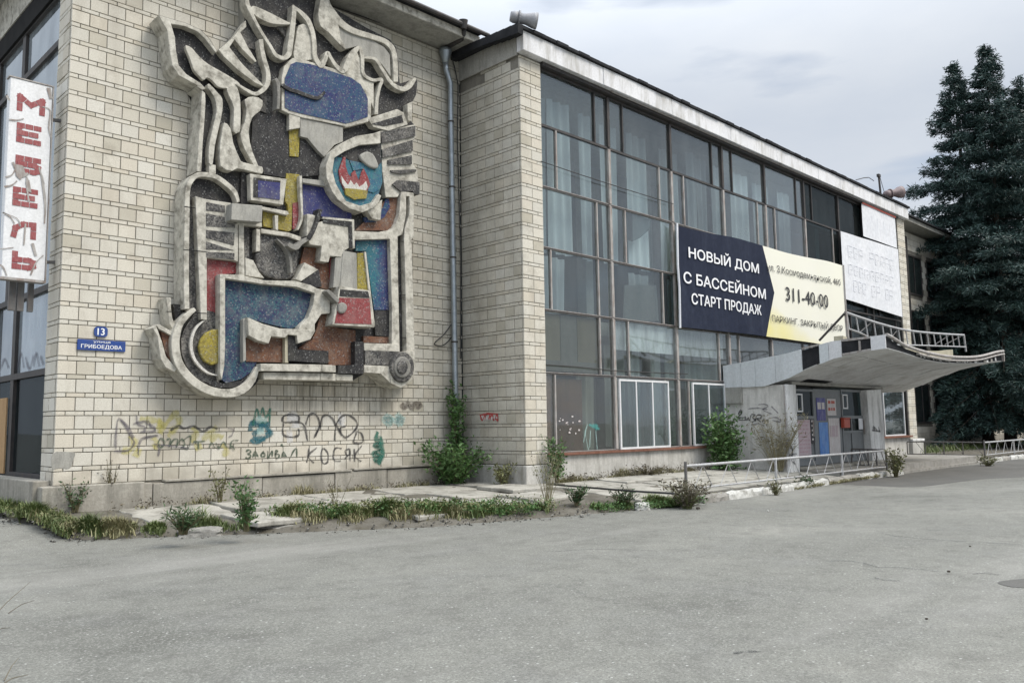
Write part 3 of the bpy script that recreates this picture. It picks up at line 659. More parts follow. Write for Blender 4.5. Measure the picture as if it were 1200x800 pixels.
# ------------------------------------------------------------------ canopy
cx0, cx1 = 17.2, 27.33
fx = np.array([17.2, 18.4, 20.0, 22.0, 24.6, 27.33]); fzb = np.array([2.76, 2.70, 2.59, 2.575, 2.68, 2.86]); fzt = np.array([3.065, 2.86, 2.755, 2.735, 2.87, 3.185])
sy = np.array([-6.62, -6.28, -5.27, -4.43, -3.98, -3.25, -1.9]); szb = np.array([2.76, 2.74, 2.594, 2.327, 2.142, 1.955, 1.96]); szt = np.array([3.065, 3.05, 3.03, 2.886, 2.80, 2.72, 2.57])
def cb(x, y): return np.interp(y, sy, szb)+(np.interp(x, fx, fzb)-2.76)*np.clip((-3.25-y)/3.37, 0, 1)
def ct(x, y): return np.maximum(np.interp(y, sy, szt)+(np.interp(x, fx, fzt)-3.065)*np.clip((-2.5-y)/4.1, 0, 1), cb(x, y)+.12)
gx = smooth_line([(v,) for v in fx], 5); gx = [float(v[0]) for v in gx]; gy = [-6.6, -6.2, -5.7, -5.25, -4.8, -4.4, -4.0, -3.6, -3.25, -2.6, -1.95]
def smx(arr, x): 
    i = np.interp(x, fx, np.arange(6)); pts = [np.array([a]) for a in arr]; L_ = smooth_line(pts, 10); return float(np.interp(i, np.arange(len(L_))/10., [v[0] for v in L_]))
DB = {x: smx(fzb, x)-2.76 for x in gx}; DT = {x: smx(fzt, x)-3.065 for x in gx}
def CB(x, y): return float(np.interp(y, sy, szb)+DB[x]*np.clip((-3.25-y)/3.37, 0, 1))
def CT(x, y): return max(float(np.interp(y, sy, szt)+DT[x]*np.clip((-2.5-y)/4.1, 0, 1)), CB(x, y)+.13)
nx, ny = len(gx), len(gy); vs = []; q = []
for x in gx:
    for y in gy: vs.append((x, y, CB(x, y)+.02))
for x in gx:
    for y in gy: vs.append((x, y, CT(x, y)-.03))
o2 = nx*ny
for i in range(nx-1):
    for j in range(ny-1):
        a = i*ny+j; q += [(a, a+1, a+ny+1, a+ny), (o2+a, o2+a+ny, o2+a+ny+1, o2+a+1)]
for i in range(nx-1):
    a = i*ny; q.append((a, a+ny, o2+a+ny, o2+a)); a = i*ny+ny-1; q.append((a, o2+a, o2+a+ny, a+ny))
for j in range(ny-1):
    a = j; q.append((a, o2+a, o2+a+1, a+1)); a = (nx-1)*ny+j; q.append((a, a+1, o2+a+1, o2+a))
can = MB().add(vs, q).build('canopy', 'roofing', B); can['label'] = 'curved concrete entrance canopy'
# soffit boards with open joints
XS = [0, 6, 11, 16, 21, nx-1]; YS = [0, 2, 4, 6, 8, 10]
XS = [0, 5, 10, 15, 20, nx-1]
for i in range(5):
    for j in range(5):
        if (i, j) in ((1, 3),): continue
        v2 = []; f2 = []; ia, ib = XS[i], XS[i+1]; ja, jb = YS[j], YS[j+1]; drop = random.uniform(0, .012)
        gp = .012 if j not in (1, 3) else .03
        cols_, rows_ = ib-ia+1, jb-ja+1
        for k in range(ia, ib+1):
            for l in range(ja, jb+1):
                x = gx[k]+(gp if k == ia else -gp if k == ib else 0); y = gy[l]+(gp if l == ja else -gp if l == jb else 0)
                v2.append((x, y, CB(gx[k], gy[l])-drop))
        n_ = len(v2); v2 += [(x, y, z+.018) for x, y, z in v2]
        for k in range(cols_-1):
            for l in range(rows_-1):
                a = k*rows_+l; f2 += [(a, a+1, a+rows_+1, a+rows_), (n_+a, n_+a+rows_, n_+a+rows_+1, n_+a+1)]
        for k in range(cols_-1):
            a = k*rows_; f2.append((a, a+rows_, n_+a+rows_, n_+a)); a += rows_-1; f2.append((a, n_+a, n_+a+rows_, a+rows_))
        for l in range(rows_-1):
            f2.append((l, n_+l, n_+l+1, l+1)); a = (cols_-1)*rows_+l; f2.append((a, a+1, n_+a+1, n_+a))
        MB().add(v2, f2).build('soffit_board', 'soffit_board', can)
# side fascia of sheet panels, one missing
def side_panel(y0, y1, mt, lo=0, hi=0):
    y = [y0]+[v for v in sorted(sy) if min(y0, y1) < v < max(y0, y1)][::-1]+[y1]
    bot = [(17.2, v, float(np.interp(v, sy, szb))-.03+lo) for v in y]; top = [(17.2, v, float(np.interp(v, sy, szt))+hi) for v in y]
    o = MB().prism(bot+top[::-1], (-.035, 0, 0)).build('fascia_panel', mt, can); return o
cuts = [-1.97, -2.55, -3.0, -3.62, -4.40]
for a, b in zip(cuts, cuts[1:]): side_panel(a-.004, b+.004, 'canopy_sheet')
side_panel(-4.90, -5.15, 'canopy_sheet'); side_panel(-5.16, -5.50, 'canopy_white'); side_panel(-6.27, -6.64, 'canopy_white', hi=.02)
MB().bar((17.19, -5.5, 3.03), (17.19, -6.28, 3.05), .03, .06).build('fascia_rail', 'pale_steel', can)
MB().bar((17.19, -5.5, 2.66), (17.19, -6.28, 2.74), .03, .05).build('fascia_rail', 'pale_steel', can)
MB().bar((17.19, -4.40, 2.90), (17.19, -4.9, 2.97), .03, .05).build('fascia_rail', 'pale_steel', can)
MB().bar((17.19, -5.98, 2.72), (17.19, -5.98, 2.98), .05, .05).build('fascia_rail', 'pale_steel', can)
# front edge: two pale tubes, torn sheet behind them
MB().tube([(x, -6.66, CT(x, -6.6)+.02) for x in gx], .045, 6).build('front_rail', 'pale_steel', can)
MB().tube([(x, -6.68, CT(x, -6.6)-.085) for x in gx if x > 19], .03, 6).build('front_rail', 'pale_steel', can)
MB().box(cx1-.03, cx1+.04, -6.68, -6.60, CB(gx[-1], -6.6), CT(gx[-1], -6.6)+.04).build('front_rail', 'pale_steel', can)
for k in range(34):
    x = 18.6+k*.245+random.uniform(-.03, .03); xi = min(gx, key=lambda v: abs(v-x)); h = random.uniform(.03, .12)
    if random.random() < .25: continue
    MB().box(x, x+random.uniform(.08, .2), -6.645, -6.625, CB(xi, -6.6)+.03, CB(xi, -6.6)+.03+h).build('torn_strip', 'soffit_board' if k % 3 else 'kerb_bare', can)
# upstand and railing on the canopy
YR = -5.55
ux = [x for x in gx if x <= 26.2]
up = MB(); bt = [(x, YR, CT(x, YR)-.04) for x in ux]; tp = [(x, YR, CT(x, YR)+(.26 if x > 19.5 else .12)) for x in ux]
up.prism(bt+tp[::-1], (0, .25, 0)).build('upstand', 'beige_board', can)
rp = [at(*p, Y=YR) for p in smooth_line([(991, 366), (1005, 371), (1030, 379), (1060, 386.5), (1095, 390.5), (1129.5, 392.5)], 4)]
MB().tube(rp, .035, 6).build('canopy_railing', 'rail_paint', can)
lp = [at(*p, Y=YR) for p in smooth_line([(994, 385), (1010, 391), (1030, 401), (1050, 404), (1075, 404.5), (1132, 406.5)], 4)]
rb = MB().tube(lp, .025, 6).build('canopy_railing', 'rail_paint', can)
rX = np.array([p[0] for p in rp]); rZ = np.array([p[2] for p in rp]); lX = np.array([p[0] for p in lp]); lZ = np.array([p[2] for p in lp])
for k in range(17):
    x = rX[0]+.05+(rX[-1]-rX[0]-.1)*k/16
    MB().bar((x, YR, np.interp(x, rX, rZ)), (x+.12, YR, np.interp(x, lX, lZ)), .03).build('baluster', 'rail_paint', can)
MB().bar((rX[0], YR, rZ[0]+.03), (rX[0]+.05, YR, CT(gx[0], YR)), .06).build('post', 'pale_steel', can)
MB().bar((rX[-1], YR, rZ[-1]), (rX[-1]+.1, YR, CT(gx[-3], YR)+.2), .05).build('post', 'rail_paint', can)
MB().bar(at(990, 367, Y=YR), at(960, 399, X=17.3), .05).build('strut', 'dark_steel', can)
for a, b in (((1008, 389), (1022, 377)), ((1045, 395), (1052, 386)), ((1095, 404), (1112, 393)), ((1107, 404), (1126, 394))):
    MB().bar(at(*a, Y=YR+.02), at(*b, Y=YR+.02), .02).build('brace', 'rail_dark', can)
# ------------------------------------------------------------------ left side window of the corner wing
XW = .15
yl = lambda px, py: float(at(px, py, X=XW)[1])
zl = [.17, 1.985, 3.46, 7.88, 8.84]; yy = [.66, 3.12, 5.0, 6.8]
for j in range(4):
    for i in range(3):
        if j in (0, 1): ye = [.66, 2.9, 4.3, 6.8]
        else: ye = yy
        y0, y1, z0, z1 = ye[i], ye[i+1], zl[j], zl[j+1]
        f = MB().box(XW-.06, XW+.06, y0, y1, z1-.06, z1+.05).box(XW-.055, XW+.05, y0, y0+(.10 if i == 0 else .2), z0+.055, z1-.065)
        if j == 2 and i: f.box(XW-.05, XW+.05, y0+.5, y0+.65, z0+.055, z1-.065)
        fo = f.build('window', 'dark_steel', B)
        MB().box(XW, XW+.01, y0+.1, y1-.02, z0+.05, z1-.06).build('pane', 'glass_dark' if j == 0 else 'glass_side', fo)
MB().box(XW-.06, XW+.05, .66, 6.8, .10, .222).build('window_sill', 'dark_steel', B)
MB().box(XW-.09, XW-.065, yl(14, 470)-.0, yl(6, 470), .18, 1.6).build('board', 'plywood', B)
for nm, mt, bx in [('interior_wall', 'interior', (3.0, 3.1, .4, 7, 0, 9.9)), ('interior_wall', 'interior', (.3, 3.0, 6.9, 7.0, 0, 9.9)), ('floor', 'interior', (.25, 3, .4, 7, .0, .12)), ('pane_backing', 'plaster', (.20, .22, .5, 6.8, 2.03, 3.42)), ('pane_backing', 'interior_pale', (.55, .58, .5, 6.8, 3.6, 8.8)), ('pane_backing', 'void', (.45, .48, .5, 6.8, .1, 1.9)), ('ceiling', 'interior_pale', (.3, 3, .4, 7, 9.3, 9.4))]:  # backings added behind the panes: pale ones brighten, the black one darkens them
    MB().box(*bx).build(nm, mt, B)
# ------------------------------------------------------------------ mosaic relief
RL = thing('mosaic_relief', 'abstract concrete relief with coloured mosaic fields mounted on the brick side wall', 'mosaic', (4.5, 0, 0))
KS = 0
def shape(name, mat, f, b, pts, sm=0, bev=.0, label=None):
    """pts traced on the front plane Y=-f; the piece reaches back to Y=-b"""
    global KS; KS += 1
    if b == .37: b = .28
    if mat.startswith('mosaic') and .39 < f < .475 and name != 'mosaic_dome': f -= .075
    f += .0003*KS
    P = smooth_loop(pts, sm) if sm else pts
    W3 = [at(p[0], p[1], Y=-f) for p in P]
    o = MB().prism(W3, (0, f-b, 0)).build(name, mat, RL)
    if bev: bevel(o, min(bev, .03) if bev > .015 else bev*.65, 2)
    if label: o['label'] = label
    return o
def band(name, mat, f, b, line, w, sm=5, bev=.015):
    """rib of px width w (number or list) along a traced line"""
    global KS; KS += 1; f += .0003*KS
    if b == .37: b = .28
    w = [v*.86 for v in w] if isinstance(w, list) else w*.9; bev = min(bev, .009)
    P = smooth_line(line, sm) if sm else [np.array(p, float) for p in line]; n = len(P)
    ws = np.interp(np.linspace(0, 1, n), np.linspace(0, 1, len(w)), w) if isinstance(w, (list, tuple)) else [w]*n
    a, c = [], []
    for i, p in enumerate(P):
        t = P[min(i+1, n-1)]-P[max(i-1, 0)]; t = t/(np.linalg.norm(t)+1e-9); s = np.array([-t[1], t[0]])*ws[i]/2
        a.append(p+s); c.append(p-s)
    W3 = [at(p[0], p[1], Y=-f) for p in a]; V3 = [at(p[0], p[1], Y=-f) for p in c]; d = np.array([0, f-b, 0]); m = MB(); vs = []
    for p, q in zip(W3, V3): vs += [p, q, q+d, p+d]
    fs = [(4*i+j, 4*i+4+j, 4*i+4+(j+1) % 4, 4*i+(j+1) % 4) for i in range(n-1) for j in range(4)]+[(0, 1, 2, 3), (4*n-1, 4*n-2, 4*n-3, 4*n-4)]
    o = m.add(vs, fs).build(name, mat, RL)
    if bev: bevel(o, bev, 2)
    return o
FR, FD = .47, .40
shape('backing_slab', 'concrete_grey', .30, 0, SIL)
SHR = [(x+(0.4 if x < 330 else -0.4), y) for x, y in SIL]
shape('mosaic_field', 'mosaic_dark', .391, .25, SHR, label='dark background mosaic')
RIB = 'concrete_rib'
# upper left horn
shape(RIB, 'concrete', FR, .02, [(186,18),(196,36),(198,49.5),(199.8,64.5),(202,76.5),(209.5,88.5),(232,100.5),(236.8,106),(241,104),(235,97.5),(218.5,87),(209.5,76.5),(206.5,60),(205,43.5),(200.5,28),(217,31),(232,37.5),(241,46.5),(253,62),(254.5,60),(246,46.5),(235,35),(217,27),(200,22)], bev=.015)
shape(RIB, 'concrete', FR-.01, .38, [(217,54),(224.5,56),(232,64.5),(244,75),(265,87),(281,98),(276,104),(266,104),(256,102),(250,96),(243,91),(239,94),(234,90),(227.5,82.5),(223.5,71)], 3, .015)
shape(RIB, 'concrete', FR, .37, [(262,66),(256.5,58.5),(272.5,45),(275,46.5),(269,55.5),(284,75),(308,99),(309.5,102),(299,97),(280,83)], 0, .012)
shape(RIB, 'concrete', FR, .37, [(272.5,45),(279.5,36),(288,24),(289,31.5),(281.8,38),(290.8,55.5),(301,72),(299,73),(284,58),(275,46.5)], 0, .012)
shape('mosaic_field', 'mosaic_grey', .41, .37, [(269,55.5),(275,46.5),(302,73.5),(308.8,90),(308,99),(284,75)])
shape('mosaic_field', 'mosaic_grey', .41, .37, [(281.8,38),(289,32),(305,49.5),(302,60),(290.8,55.5)])
band(RIB, 'concrete', FR+.02, .37, [(306,46),(307,56),(310,70),(314,84),(314,97),(308,106),(299,110),(288,105),(277,98)], [6,6,6,6,7,6,5,4,3])
# legs under the horn
shape(RIB, 'concrete', FR, .02, [(232,100),(240.5,109),(241,119.5),(239.8,140.5),(237.5,170),(236,201),(230.8,201),(232.5,170),(234.5,142),(236,119.5),(236.8,106),(231,101.5)], 0, .012)
shape(RIB, 'concrete', FR, .37, [(245,98),(255.5,109),(260.8,116.5),(260.8,130),(256,152.5),(251.8,172),(249.5,192),(245,191),(245,172),(249.5,149.5),(254,130),(251,113.5),(243.5,103)], 2, .012)
shape(RIB, 'concrete', FR, .37, [(266,103),(276.5,100),(281.8,118),(281.8,149.5),(279.5,155.5),(273.5,154),(274.3,127),(269,113.5)], 2, .012)
shape(RIB, 'concrete', FR, .37, [(287,117),(297,113),(308,118),(305,130),(296,137.5),(291.5,155.5),(296,178),(303.5,196),(300,197),(287,175),(281.8,157),(287,143),(289,128)], 2, .012)
shape(RIB, 'concrete', FR+.03, .37, [(263,143.5),(270.5,151),(273.5,167.5),(281,185.5),(285,190),(303.5,194.5),(308,196.5),(307.5,203.5),(295,201),(278,197.5),(272,200.5),(258.5,194.5),(257.8,172),(260,157)], 2, .015)
shape('concrete_block', 'concrete', FR-.02, .37, [(245,192),(253,193.5),(253,204),(245,202.5)], 0, .01)
shape('mosaic_field', 'mosaic_grey', .42, .37, [(299,106),(322,97),(323,131),(313,133),(305,130),(308,118)])
# arch and left band
band(RIB, 'concrete', FR, .02, [(219.2,362),(218.6,314),(219.4,252),(220,226),(223,214),(230,206),(239.5,204.5),(254,207.5),(268,217.5),(276,226),(279.5,237)], [7,7,7,6.5,6.5,7,6.5,6.5,6.5,6,4], 4)
shape('mosaic_field', 'mosaic_grey', .40, .37, [(222,240),(229.5,240),(229.5,362),(222,362)])
shape(RIB, 'concrete', FR, .37, [(229,229.8),(236.5,232),(241.8,233.5),(263.5,236.8),(271,238),(271,260),(276,262),(279,262),(279,307),(274.8,305),(242.5,302),(242.5,375),(235.5,374)], 0, .012)
for q in ([(241.8,237),(263.5,241),(263.5,249),(241.8,246.5)], [(241.8,250),(263.5,254.5),(264,260.5),(275.5,262.5),(275.5,267),(241.8,265)], [(241.8,269.5),(274.8,272.5),(274,287.5),(241.8,278.5)], [(241.8,283),(274,293.2),(241.8,292)], [(241.8,295),(274.8,296.5),(274.8,304),(241.8,301)]):
    shape('mosaic_field', 'mosaic_grey', FR+.008, FR-.03, q)
shape('mosaic_field', 'mosaic_red', .43, .37, [(242.5,303.5),(278.5,308),(278.5,320),(257.5,321.5),(257.5,370),(242.5,374)])
shape(RIB, 'concrete', FR, .37, [(280,261),(286,262),(286.8,324),(280,323)], 0, .012)
shape('mosaic_field', 'mosaic_grey', .42, .37, [(286,264),(292,265),(292,310),(287,322)])
bk = shape('concrete_block', 'concrete_grey', .68, .37, [(271.8,238),(307.8,241),(307,260.5),(271,257.5)], 0, .015)
shape('concrete_block', 'concrete', FR, .37, [(278,258),(307,261),(307,266),(278,263)], 0, .01)
shape(RIB, 'concrete', FR, .37, [(300.5,268),(305,269),(305,294),(300,295)], 0, .01)
# lower left circle
band(RIB, 'concrete', FR+.01, .02, [(229,362),(219,370),(211,380),(206.5,394),(206,408),(209.5,424),(218.5,438),(232,450),(250,458.5),(271,460.5),(286,455),(296,444),(302.5,430)], [5,8,9,11,11.5,11.5,11.5,11.5,11.5,11.5,12,10,5], 5)
shape('mosaic_field', 'mosaic_grey', .43, .37, [(233,362),(226,370),(216,385),(212,398),(213,414),(218,428),(228,441),(243,450),(257,453.5),(257.5,370),(250,365)], 0)
band('mosaic_ring', 'mosaic_white', .445, .40, [(241,374),(230,384),(224.5,398),(225,412),(231,425),(243,436),(256,440)], [1.5,3,4,4,3.5,3,1], 5, 0)
shape('mosaic_dome', 'mosaic_yellow', .47, .40, [(257.5,386),(250,385.5),(241,390),(235,398),(233,406),(235,415),(239.5,423),(248.5,428),(257.5,425)], 0, .02)
# handle horns on the left edge
shape(RIB, 'concrete', FR-.05, .02, [(178.8,384),(183,381.5),(190,400.5),(194.5,417),(207,432),(205,436),(194.5,430.5),(188.5,420),(187,409.5),(184.8,394)], 0, .012)
shape(RIB, 'concrete', FR-.05, .02, [(183,381.2),(186,379.5),(200,387.5),(203,391),(200.5,393),(186,385)], 0, .012)
shape(RIB, 'concrete', FR-.08, .02, [(195,348.5),(200.5,349),(200.5,360.5),(202,372),(205.5,382),(203.5,387),(199,380),(196.8,366)], 0, .012)
shape('mosaic_field', 'mosaic_brown', .35, .02, [(188,386),(201,392.5),(202,410),(200,424),(193,410)])
shape('mosaic_field', 'mosaic_dark', .30, .02, [(203,356),(212,357),(212,370),(206,378)])
# blue screen with its frame
shape(RIB, 'concrete', FR, .37, [(343,68),(352,69),(370,74.5),(389.5,80),(410,86.5),(424,95),(433,109),(435,116),(435,139),(431,143),(405.5,149.5),(404,148),(395,146),(354.5,138),(338,133),(330,129),(330,92),(333,78)], 0, .015)
shape('mosaic_field', 'mosaic_blue', FR+.012, .40, [(341,75.5),(347,72.8),(365,75.5),(389.5,84),(412,91.5),(422.5,99),(429,111),(431,116),(431,137),(418,141.5),(405.5,145),(395,142.5),(354.5,133.5),(339.5,129.5),(333.8,126),(333.8,92)], 0)
band('bracket', 'mosaic_dark', .52, .40, [(331,99),(338,104),(350,108),(362,112.5),(372,115),(377,112),(381,107.5)], [4,5,5,5,5,4,3], 4, .01)
band('bracket', 'stone', .58, .40, [(323,92),(326,98),(327,112),(326,128)], [4,5,4,4], 4, .01)
shape('mosaic_field', 'mosaic_dark', .425, .37, [(303,136),(324,130),(338,134),(338.8,151),(339,184),(351,184),(352,150),(361,153),(383,170),(381,205),(352,207),(304,201),(294,178),(296,142)])
shape('concrete_panel', 'concrete_grey', .44, .37, [(352,138),(402,149),(402,166),(392,170),(380,184),(372,176),(360.5,162),(352,160)], 0, .01)
shape('concrete_panel', 'concrete', .455, .37, [(339,133),(352,136.5),(351.5,150),(339,152)], 0, .01)
shape('mosaic_field', 'mosaic_yellow', .445, .37, [(338.8,152),(351.5,150),(350,183.8),(339.5,183)])
# flames in the top of the relief
band(RIB, 'concrete', FR+.02, .37, [(289.5,-22),(289.5,0),(292,9),(299,24),(308,40),(317,54),(323.5,64.5),(332,68),(338.5,64),(340.5,52),(343,33),(345,12),(343,6)], [6,6,5.5,4,4,4,5,6,7.5,7.5,7,6,2], 5)
band(RIB, 'concrete', FR+.02, .37, [(344,8),(352,14),(361,24),(366.5,38),(368.5,52),(369,64),(372,72),(377,77),(381,70),(384,62),(388,68),(394,77),(402,83.5),(407,77),(410,69),(417,59),(421.5,55)], [3,5,6.5,6,6,6,6,7,6,5,4,5,6,9,9,7,4], 5)
shape(RIB, 'concrete', FR, .37, [(294,13),(305,22),(320,28),(340,29),(348,28),(338,26),(326,20),(312,13),(297,7)], 3, .012)
shape('mosaic_field', 'mosaic_grey', .43, .37, [(318,19),(338,25.5),(346,27),(340,36),(334,44),(326,33)], 0)
shape('concrete_panel', 'concrete', .45, .37, [(350,30),(361,30),(365,46),(366,70),(350,69),(346,70),(344,62),(347,45)], 2, .012)
shape(RIB, 'concrete', FR+.03, .37, [(377.5,-14),(380,3),(385,14),(397,30),(399,44),(406,58),(398,52),(385,38),(376,31),(373,17),(375,4)], 2, .015)
shape('concrete_panel', 'concrete_grey', .45, .37, [(384,18),(398,33),(414,39),(436,47),(450,55),(457,64),(458,90),(448,76),(441,69),(427,66),(420,54),(404,58),(394,46)], 0, .012)
band(RIB, 'concrete', FR+.02, .02, [(382,-22),(383,2),(390,15),(401,28),(415,36.5),(437.5,43.5),(452,49),(460.5,58),(463.5,74),(464,96)], [7,8,9,9,8,7,7,7,7,6], 5)
band(RIB, 'concrete', FR, .37, [(421.5,55),(424.5,64),(425,74),(425.5,84),(429,90),(438,94),(447.5,93.5),(444.5,104),(442,118),(441,134)], [4,5,4.5,4,4,4,4.5,4,4,5], 5)
band(RIB, 'concrete', FR, .37, [(427,67.5),(440,69.5),(448,81),(459,97.5),(472,104.5),(480,101),(487.5,91.5)], [3,4,4,5,6,7,3], 5)
shape(RIB, 'concrete', FR, .37, [(477.5,122),(483.5,119),(482.5,142),(478,141.5)], 0, .01)
shape('concrete_panel', 'concrete', .44, .37, [(399,84),(410,68),(418,60),(423,72),(423,86),(428,93),(438,97),(438,128),(433,116),(424,97),(412,88)], 0, .01)
# rays at the right side
shape(RIB, 'concrete', FR, .37, [(431,139),(465.5,128),(473,131.8),(478,146),(455,153.5),(437.8,149)], 0, .012)
shape('mosaic_field', 'mosaic_dark', FR+.01, .40, [(435.5,145.3),(471,134.8),(473,143.5),(450,148)])
shape('concrete_panel', 'concrete', .44, .2, [(446,153),(486.5,146),(488,161),(484,164),(484.5,193),(489,199),(490,213),(476,214),(466,231),(452,231),(448,200)], 0, .012)
for q in ([(446.5,155),(486.5,147.5),(487,159.5),(447.5,168)], [(447.8,175),(483.5,164),(484,176.8),(448.5,185)], [(455,187.5),(482.8,182),(482.8,192.5),(455,192.5)], [(458,199.5),(488,198.5),(488,201),(470,204),(459,202)]):
    shape('mosaic_field', 'mosaic_grey', .476, .40, q)
shape('mosaic_field', 'mosaic_grey', .478, .30, [(466,211),(491.5,213.5),(491.5,228),(485.5,227),(484,224),(470,224.5),(460,216)])
# right band with its dark channel
shape(RIB, 'concrete', FR, .02, [(470,224),(485,226),(485,277),(482,281),(483.5,320),(486,410),(486,416),(476.5,414),(475,320),(473.6,282),(474.2,269),(480,250),(480,230),(476,230),(476,250),(471.5,275),(466,277),(466.5,320),(468.5,414),(459,412),(459.4,360),(457,282),(457,272),(464,262),(468,250)], 0, .012)
shape('mosaic_channel', 'mosaic_dark', .40, .05, [(475.5,230),(480.5,230),(480.5,250),(474.5,270),(474,282),(475.3,320),(477,414),(468,414),(466,320),(465.5,277),(471,275),(475.5,250)])
# eye
shape('eye_rim', 'concrete', .60, .30, [(446,153.5),(437,156.5),(417.5,159.5),(399.5,168.5),(387.5,179),(382,194),(383,209),(389,224),(396,234),(410,244.5),(425,249),(437,244),(444,237),(447,229.5),(443.5,227),(437,237),(422,241),(405.5,235.5),(399.5,225.5),(393.5,215),(389.8,200),(392,185),(404,177.5),(422,170),(446,168)], 0, .015)
shape('mosaic_field', 'mosaic_teal', .50, .30, [(446,168),(422,170),(404,177.5),(392,185),(389.8,200),(393.5,215),(399.5,225.5),(405.5,235.5),(422,241),(437,237),(443.8,227),(448,214),(447,190)])
shape('mosaic_field', 'mosaic_dark', .515, .30, [(446,168),(422,170),(404,177.5),(396,184),(404,184),(412,189),(428,191),(440,197),(447,190)])
shape('mosaic_field', 'mosaic_teal', .52, .30, [(410,188),(420,190),(429.5,192.5),(441.5,203),(446,221),(438,226),(431,224),(433,212),(425,198),(414,200)])
dome = shape('eye_dome', 'concrete_grey', .58, .30, [(422,184),(426,179),(432,177.5),(438,181),(442,188),(444,196),(438,197),(430,193)], 3, .05)
shape('mosaic_flame', 'mosaic_red', .53, .30, [(402.5,184),(405,184),(405,194),(408,204),(412,208),(412,203),(416,199.5),(419,208),(421,212),(423,204),(426,197),(431,207),(434,216),(430,224),(404,223),(399,212),(397,200)], 0)
shape('mosaic_flame', 'mosaic_white', .54, .30, [(400,206),(404,212),(408,217),(411,211),(415,217),(418,214),(421,219),(426,216),(429,212),(431,219),(428,225),(406,223),(401,215)], 0)
shape('mosaic_field', 'mosaic_yellow', .545, .30, [(404,220.5),(418,221.5),(431,223.5),(429.5,232.5),(420,233),(416,234),(405.5,228)], 0)
shape('concrete_block', 'concrete', .50, .37, [(428,243),(436,256),(446,258),(448,234),(444,238)], 0, .01)
# middle
shape(RIB, 'concrete', FR+.02, .37, [(293,203.5),(336,209.8),(332,240),(294,234.5)], 0, .012)
shape('mosaic_field', 'mosaic_dark', FR+.03, .40, [(297.5,208),(328.8,212),(328.5,214),(303,211.5),(302,231.5),(297,231)])
shape('mosaic_field', 'mosaic_violet', FR+.032, .40, [(302.5,211.5),(328.5,214.2),(328,234.2),(302.5,231)])
shape('concrete_block', 'concrete', FR, .37, [(307,242),(337,247.5),(339,251),(336,252),(307,245.5)], 0, .008)
shape('mosaic_field', 'mosaic_dark', .425, .37, [(309,196),(336,200),(336,208.5),(309,204)])
shape('mosaic_field', 'mosaic_dark', .425, .37, [(283,200),(293,202),(293,238),(282,238)])
shape('mosaic_field', 'mosaic_yellow', .44, .37, [(335.5,203),(351,204.5),(351,237),(343,238),(341.5,269.5),(338.5,271),(308.5,265),(308.5,247),(338,251.5),(337,240),(334,236)])
shape('mosaic_field', 'mosaic_red', .455, .40, [(343,238),(351,236.5),(351,266.5),(343,268.8)])
band(RIB, 'concrete', FR, .37, [(352.5,206),(353,225),(354,245),(353.5,258),(349,269.5)], [3.5,3.5,3,3.5,2], 4, .008)
shape(RIB, 'concrete', .46, .37, [(322,252),(326,252.5),(326,270),(323,269)], 0, .008)
shape('mosaic_field', 'mosaic_violet', .44, .37, [(355,214),(382,218.5),(386,228),(396,240),(412,249),(412,258),(380,256),(376,253),(371,253),(360,251),(359.5,275.5),(353.5,278.5)])
shape('concrete_panel', 'concrete_grey', .46, .37, [(354,209),(382,212),(384,219),(355,214)], 0, .01)
shape(RIB, 'concrete', FR-.02, .37, [(306,268),(338,272.5),(353,277.5),(353,283),(338,277.5),(306,273)], 0, .01)
shape('mosaic_field', 'mosaic_brown', .42, .37, [(455,231),(466,231),(467.5,259.5),(462,266.5),(455,270),(416,270),(425,262)], 0)
shape('mosaic_field', 'mosaic_blue', .435, .37, [(426,255),(440,252),(449,243),(452,233),(456,233),(457,243),(450,255),(440,260),(428,261)], 0)
shape(RIB, 'concrete', FR-.01, .37, [(412,270.5),(443,272),(457,269.5),(464,264),(466,272),(458,280),(412,281)], 0, .012)
shape('mosaic_field', 'mosaic_violet', .415, .37, [(412,281),(458,281),(459.2,329),(459.2,363),(456,363),(455.5,282),(446,290),(417,290)])
shape('mosaic_field', 'mosaic_gradient', .425, .37, [(417,283),(457,281),(459,363),(438.8,363),(436,345),(429,294),(417,294)])
shape('mosaic_field', 'mosaic_dark', .435, .37, [(438.8,364),(456,364),(456,394),(440,393)])
shape('mosaic_field', 'mosaic_brown', .425, .37, [(425.6,393.5),(456,395),(456,402),(426,401)])
# white stepped block and its dark edge
shape('concrete_block', 'concrete', .56, .37, [(360,250.5),(366,251.5),(371,253),(369,262),(380,258.5),(409,263),(410,290),(403,294),(400,301),(387,300),(385,307.5),(375,306),(377.2,288.5),(363,286.5),(359.5,276)], 0, .015)
shape('mosaic_band', 'mosaic_dark', .575, .50, [(378,256),(412,259.5),(413,290),(409.5,291),(408.5,265.5),(379,261)])
shape(RIB, 'concrete', .585, .45, [(378,254),(415,257.3),(416,291),(413.6,291),(412.6,259.8),(378,256.4)], 0, .006)
band('bracket', 'mosaic_dark', .64, .45, [(376,245),(373,256),(368,270),(362,280)], [5,4.5,4.5,6], 4, .012)
band('bracket', 'stone', .62, .42, [(338,286),(347,290),(353,285),(362,279)], [5,7,5,5], 4, .012)
band('bracket', 'stone', .50, .40, [(325,280),(334,289),(340,300),(342,320)], [1.5,2.5,4,3], 4, .008)
shape('mosaic_vase', 'mosaic_grey', .45, .37, [(305.5,274),(340,277),(352,282),(350,300),(346,322),(334,327.5),(316,325),(304,317),(299.5,302),(301,285)], 2, .03)
shape('concrete_panel', 'concrete', .455, .37, [(287.5,302),(297,305),(304,319),(310,326),(288,323)], 0, .01)
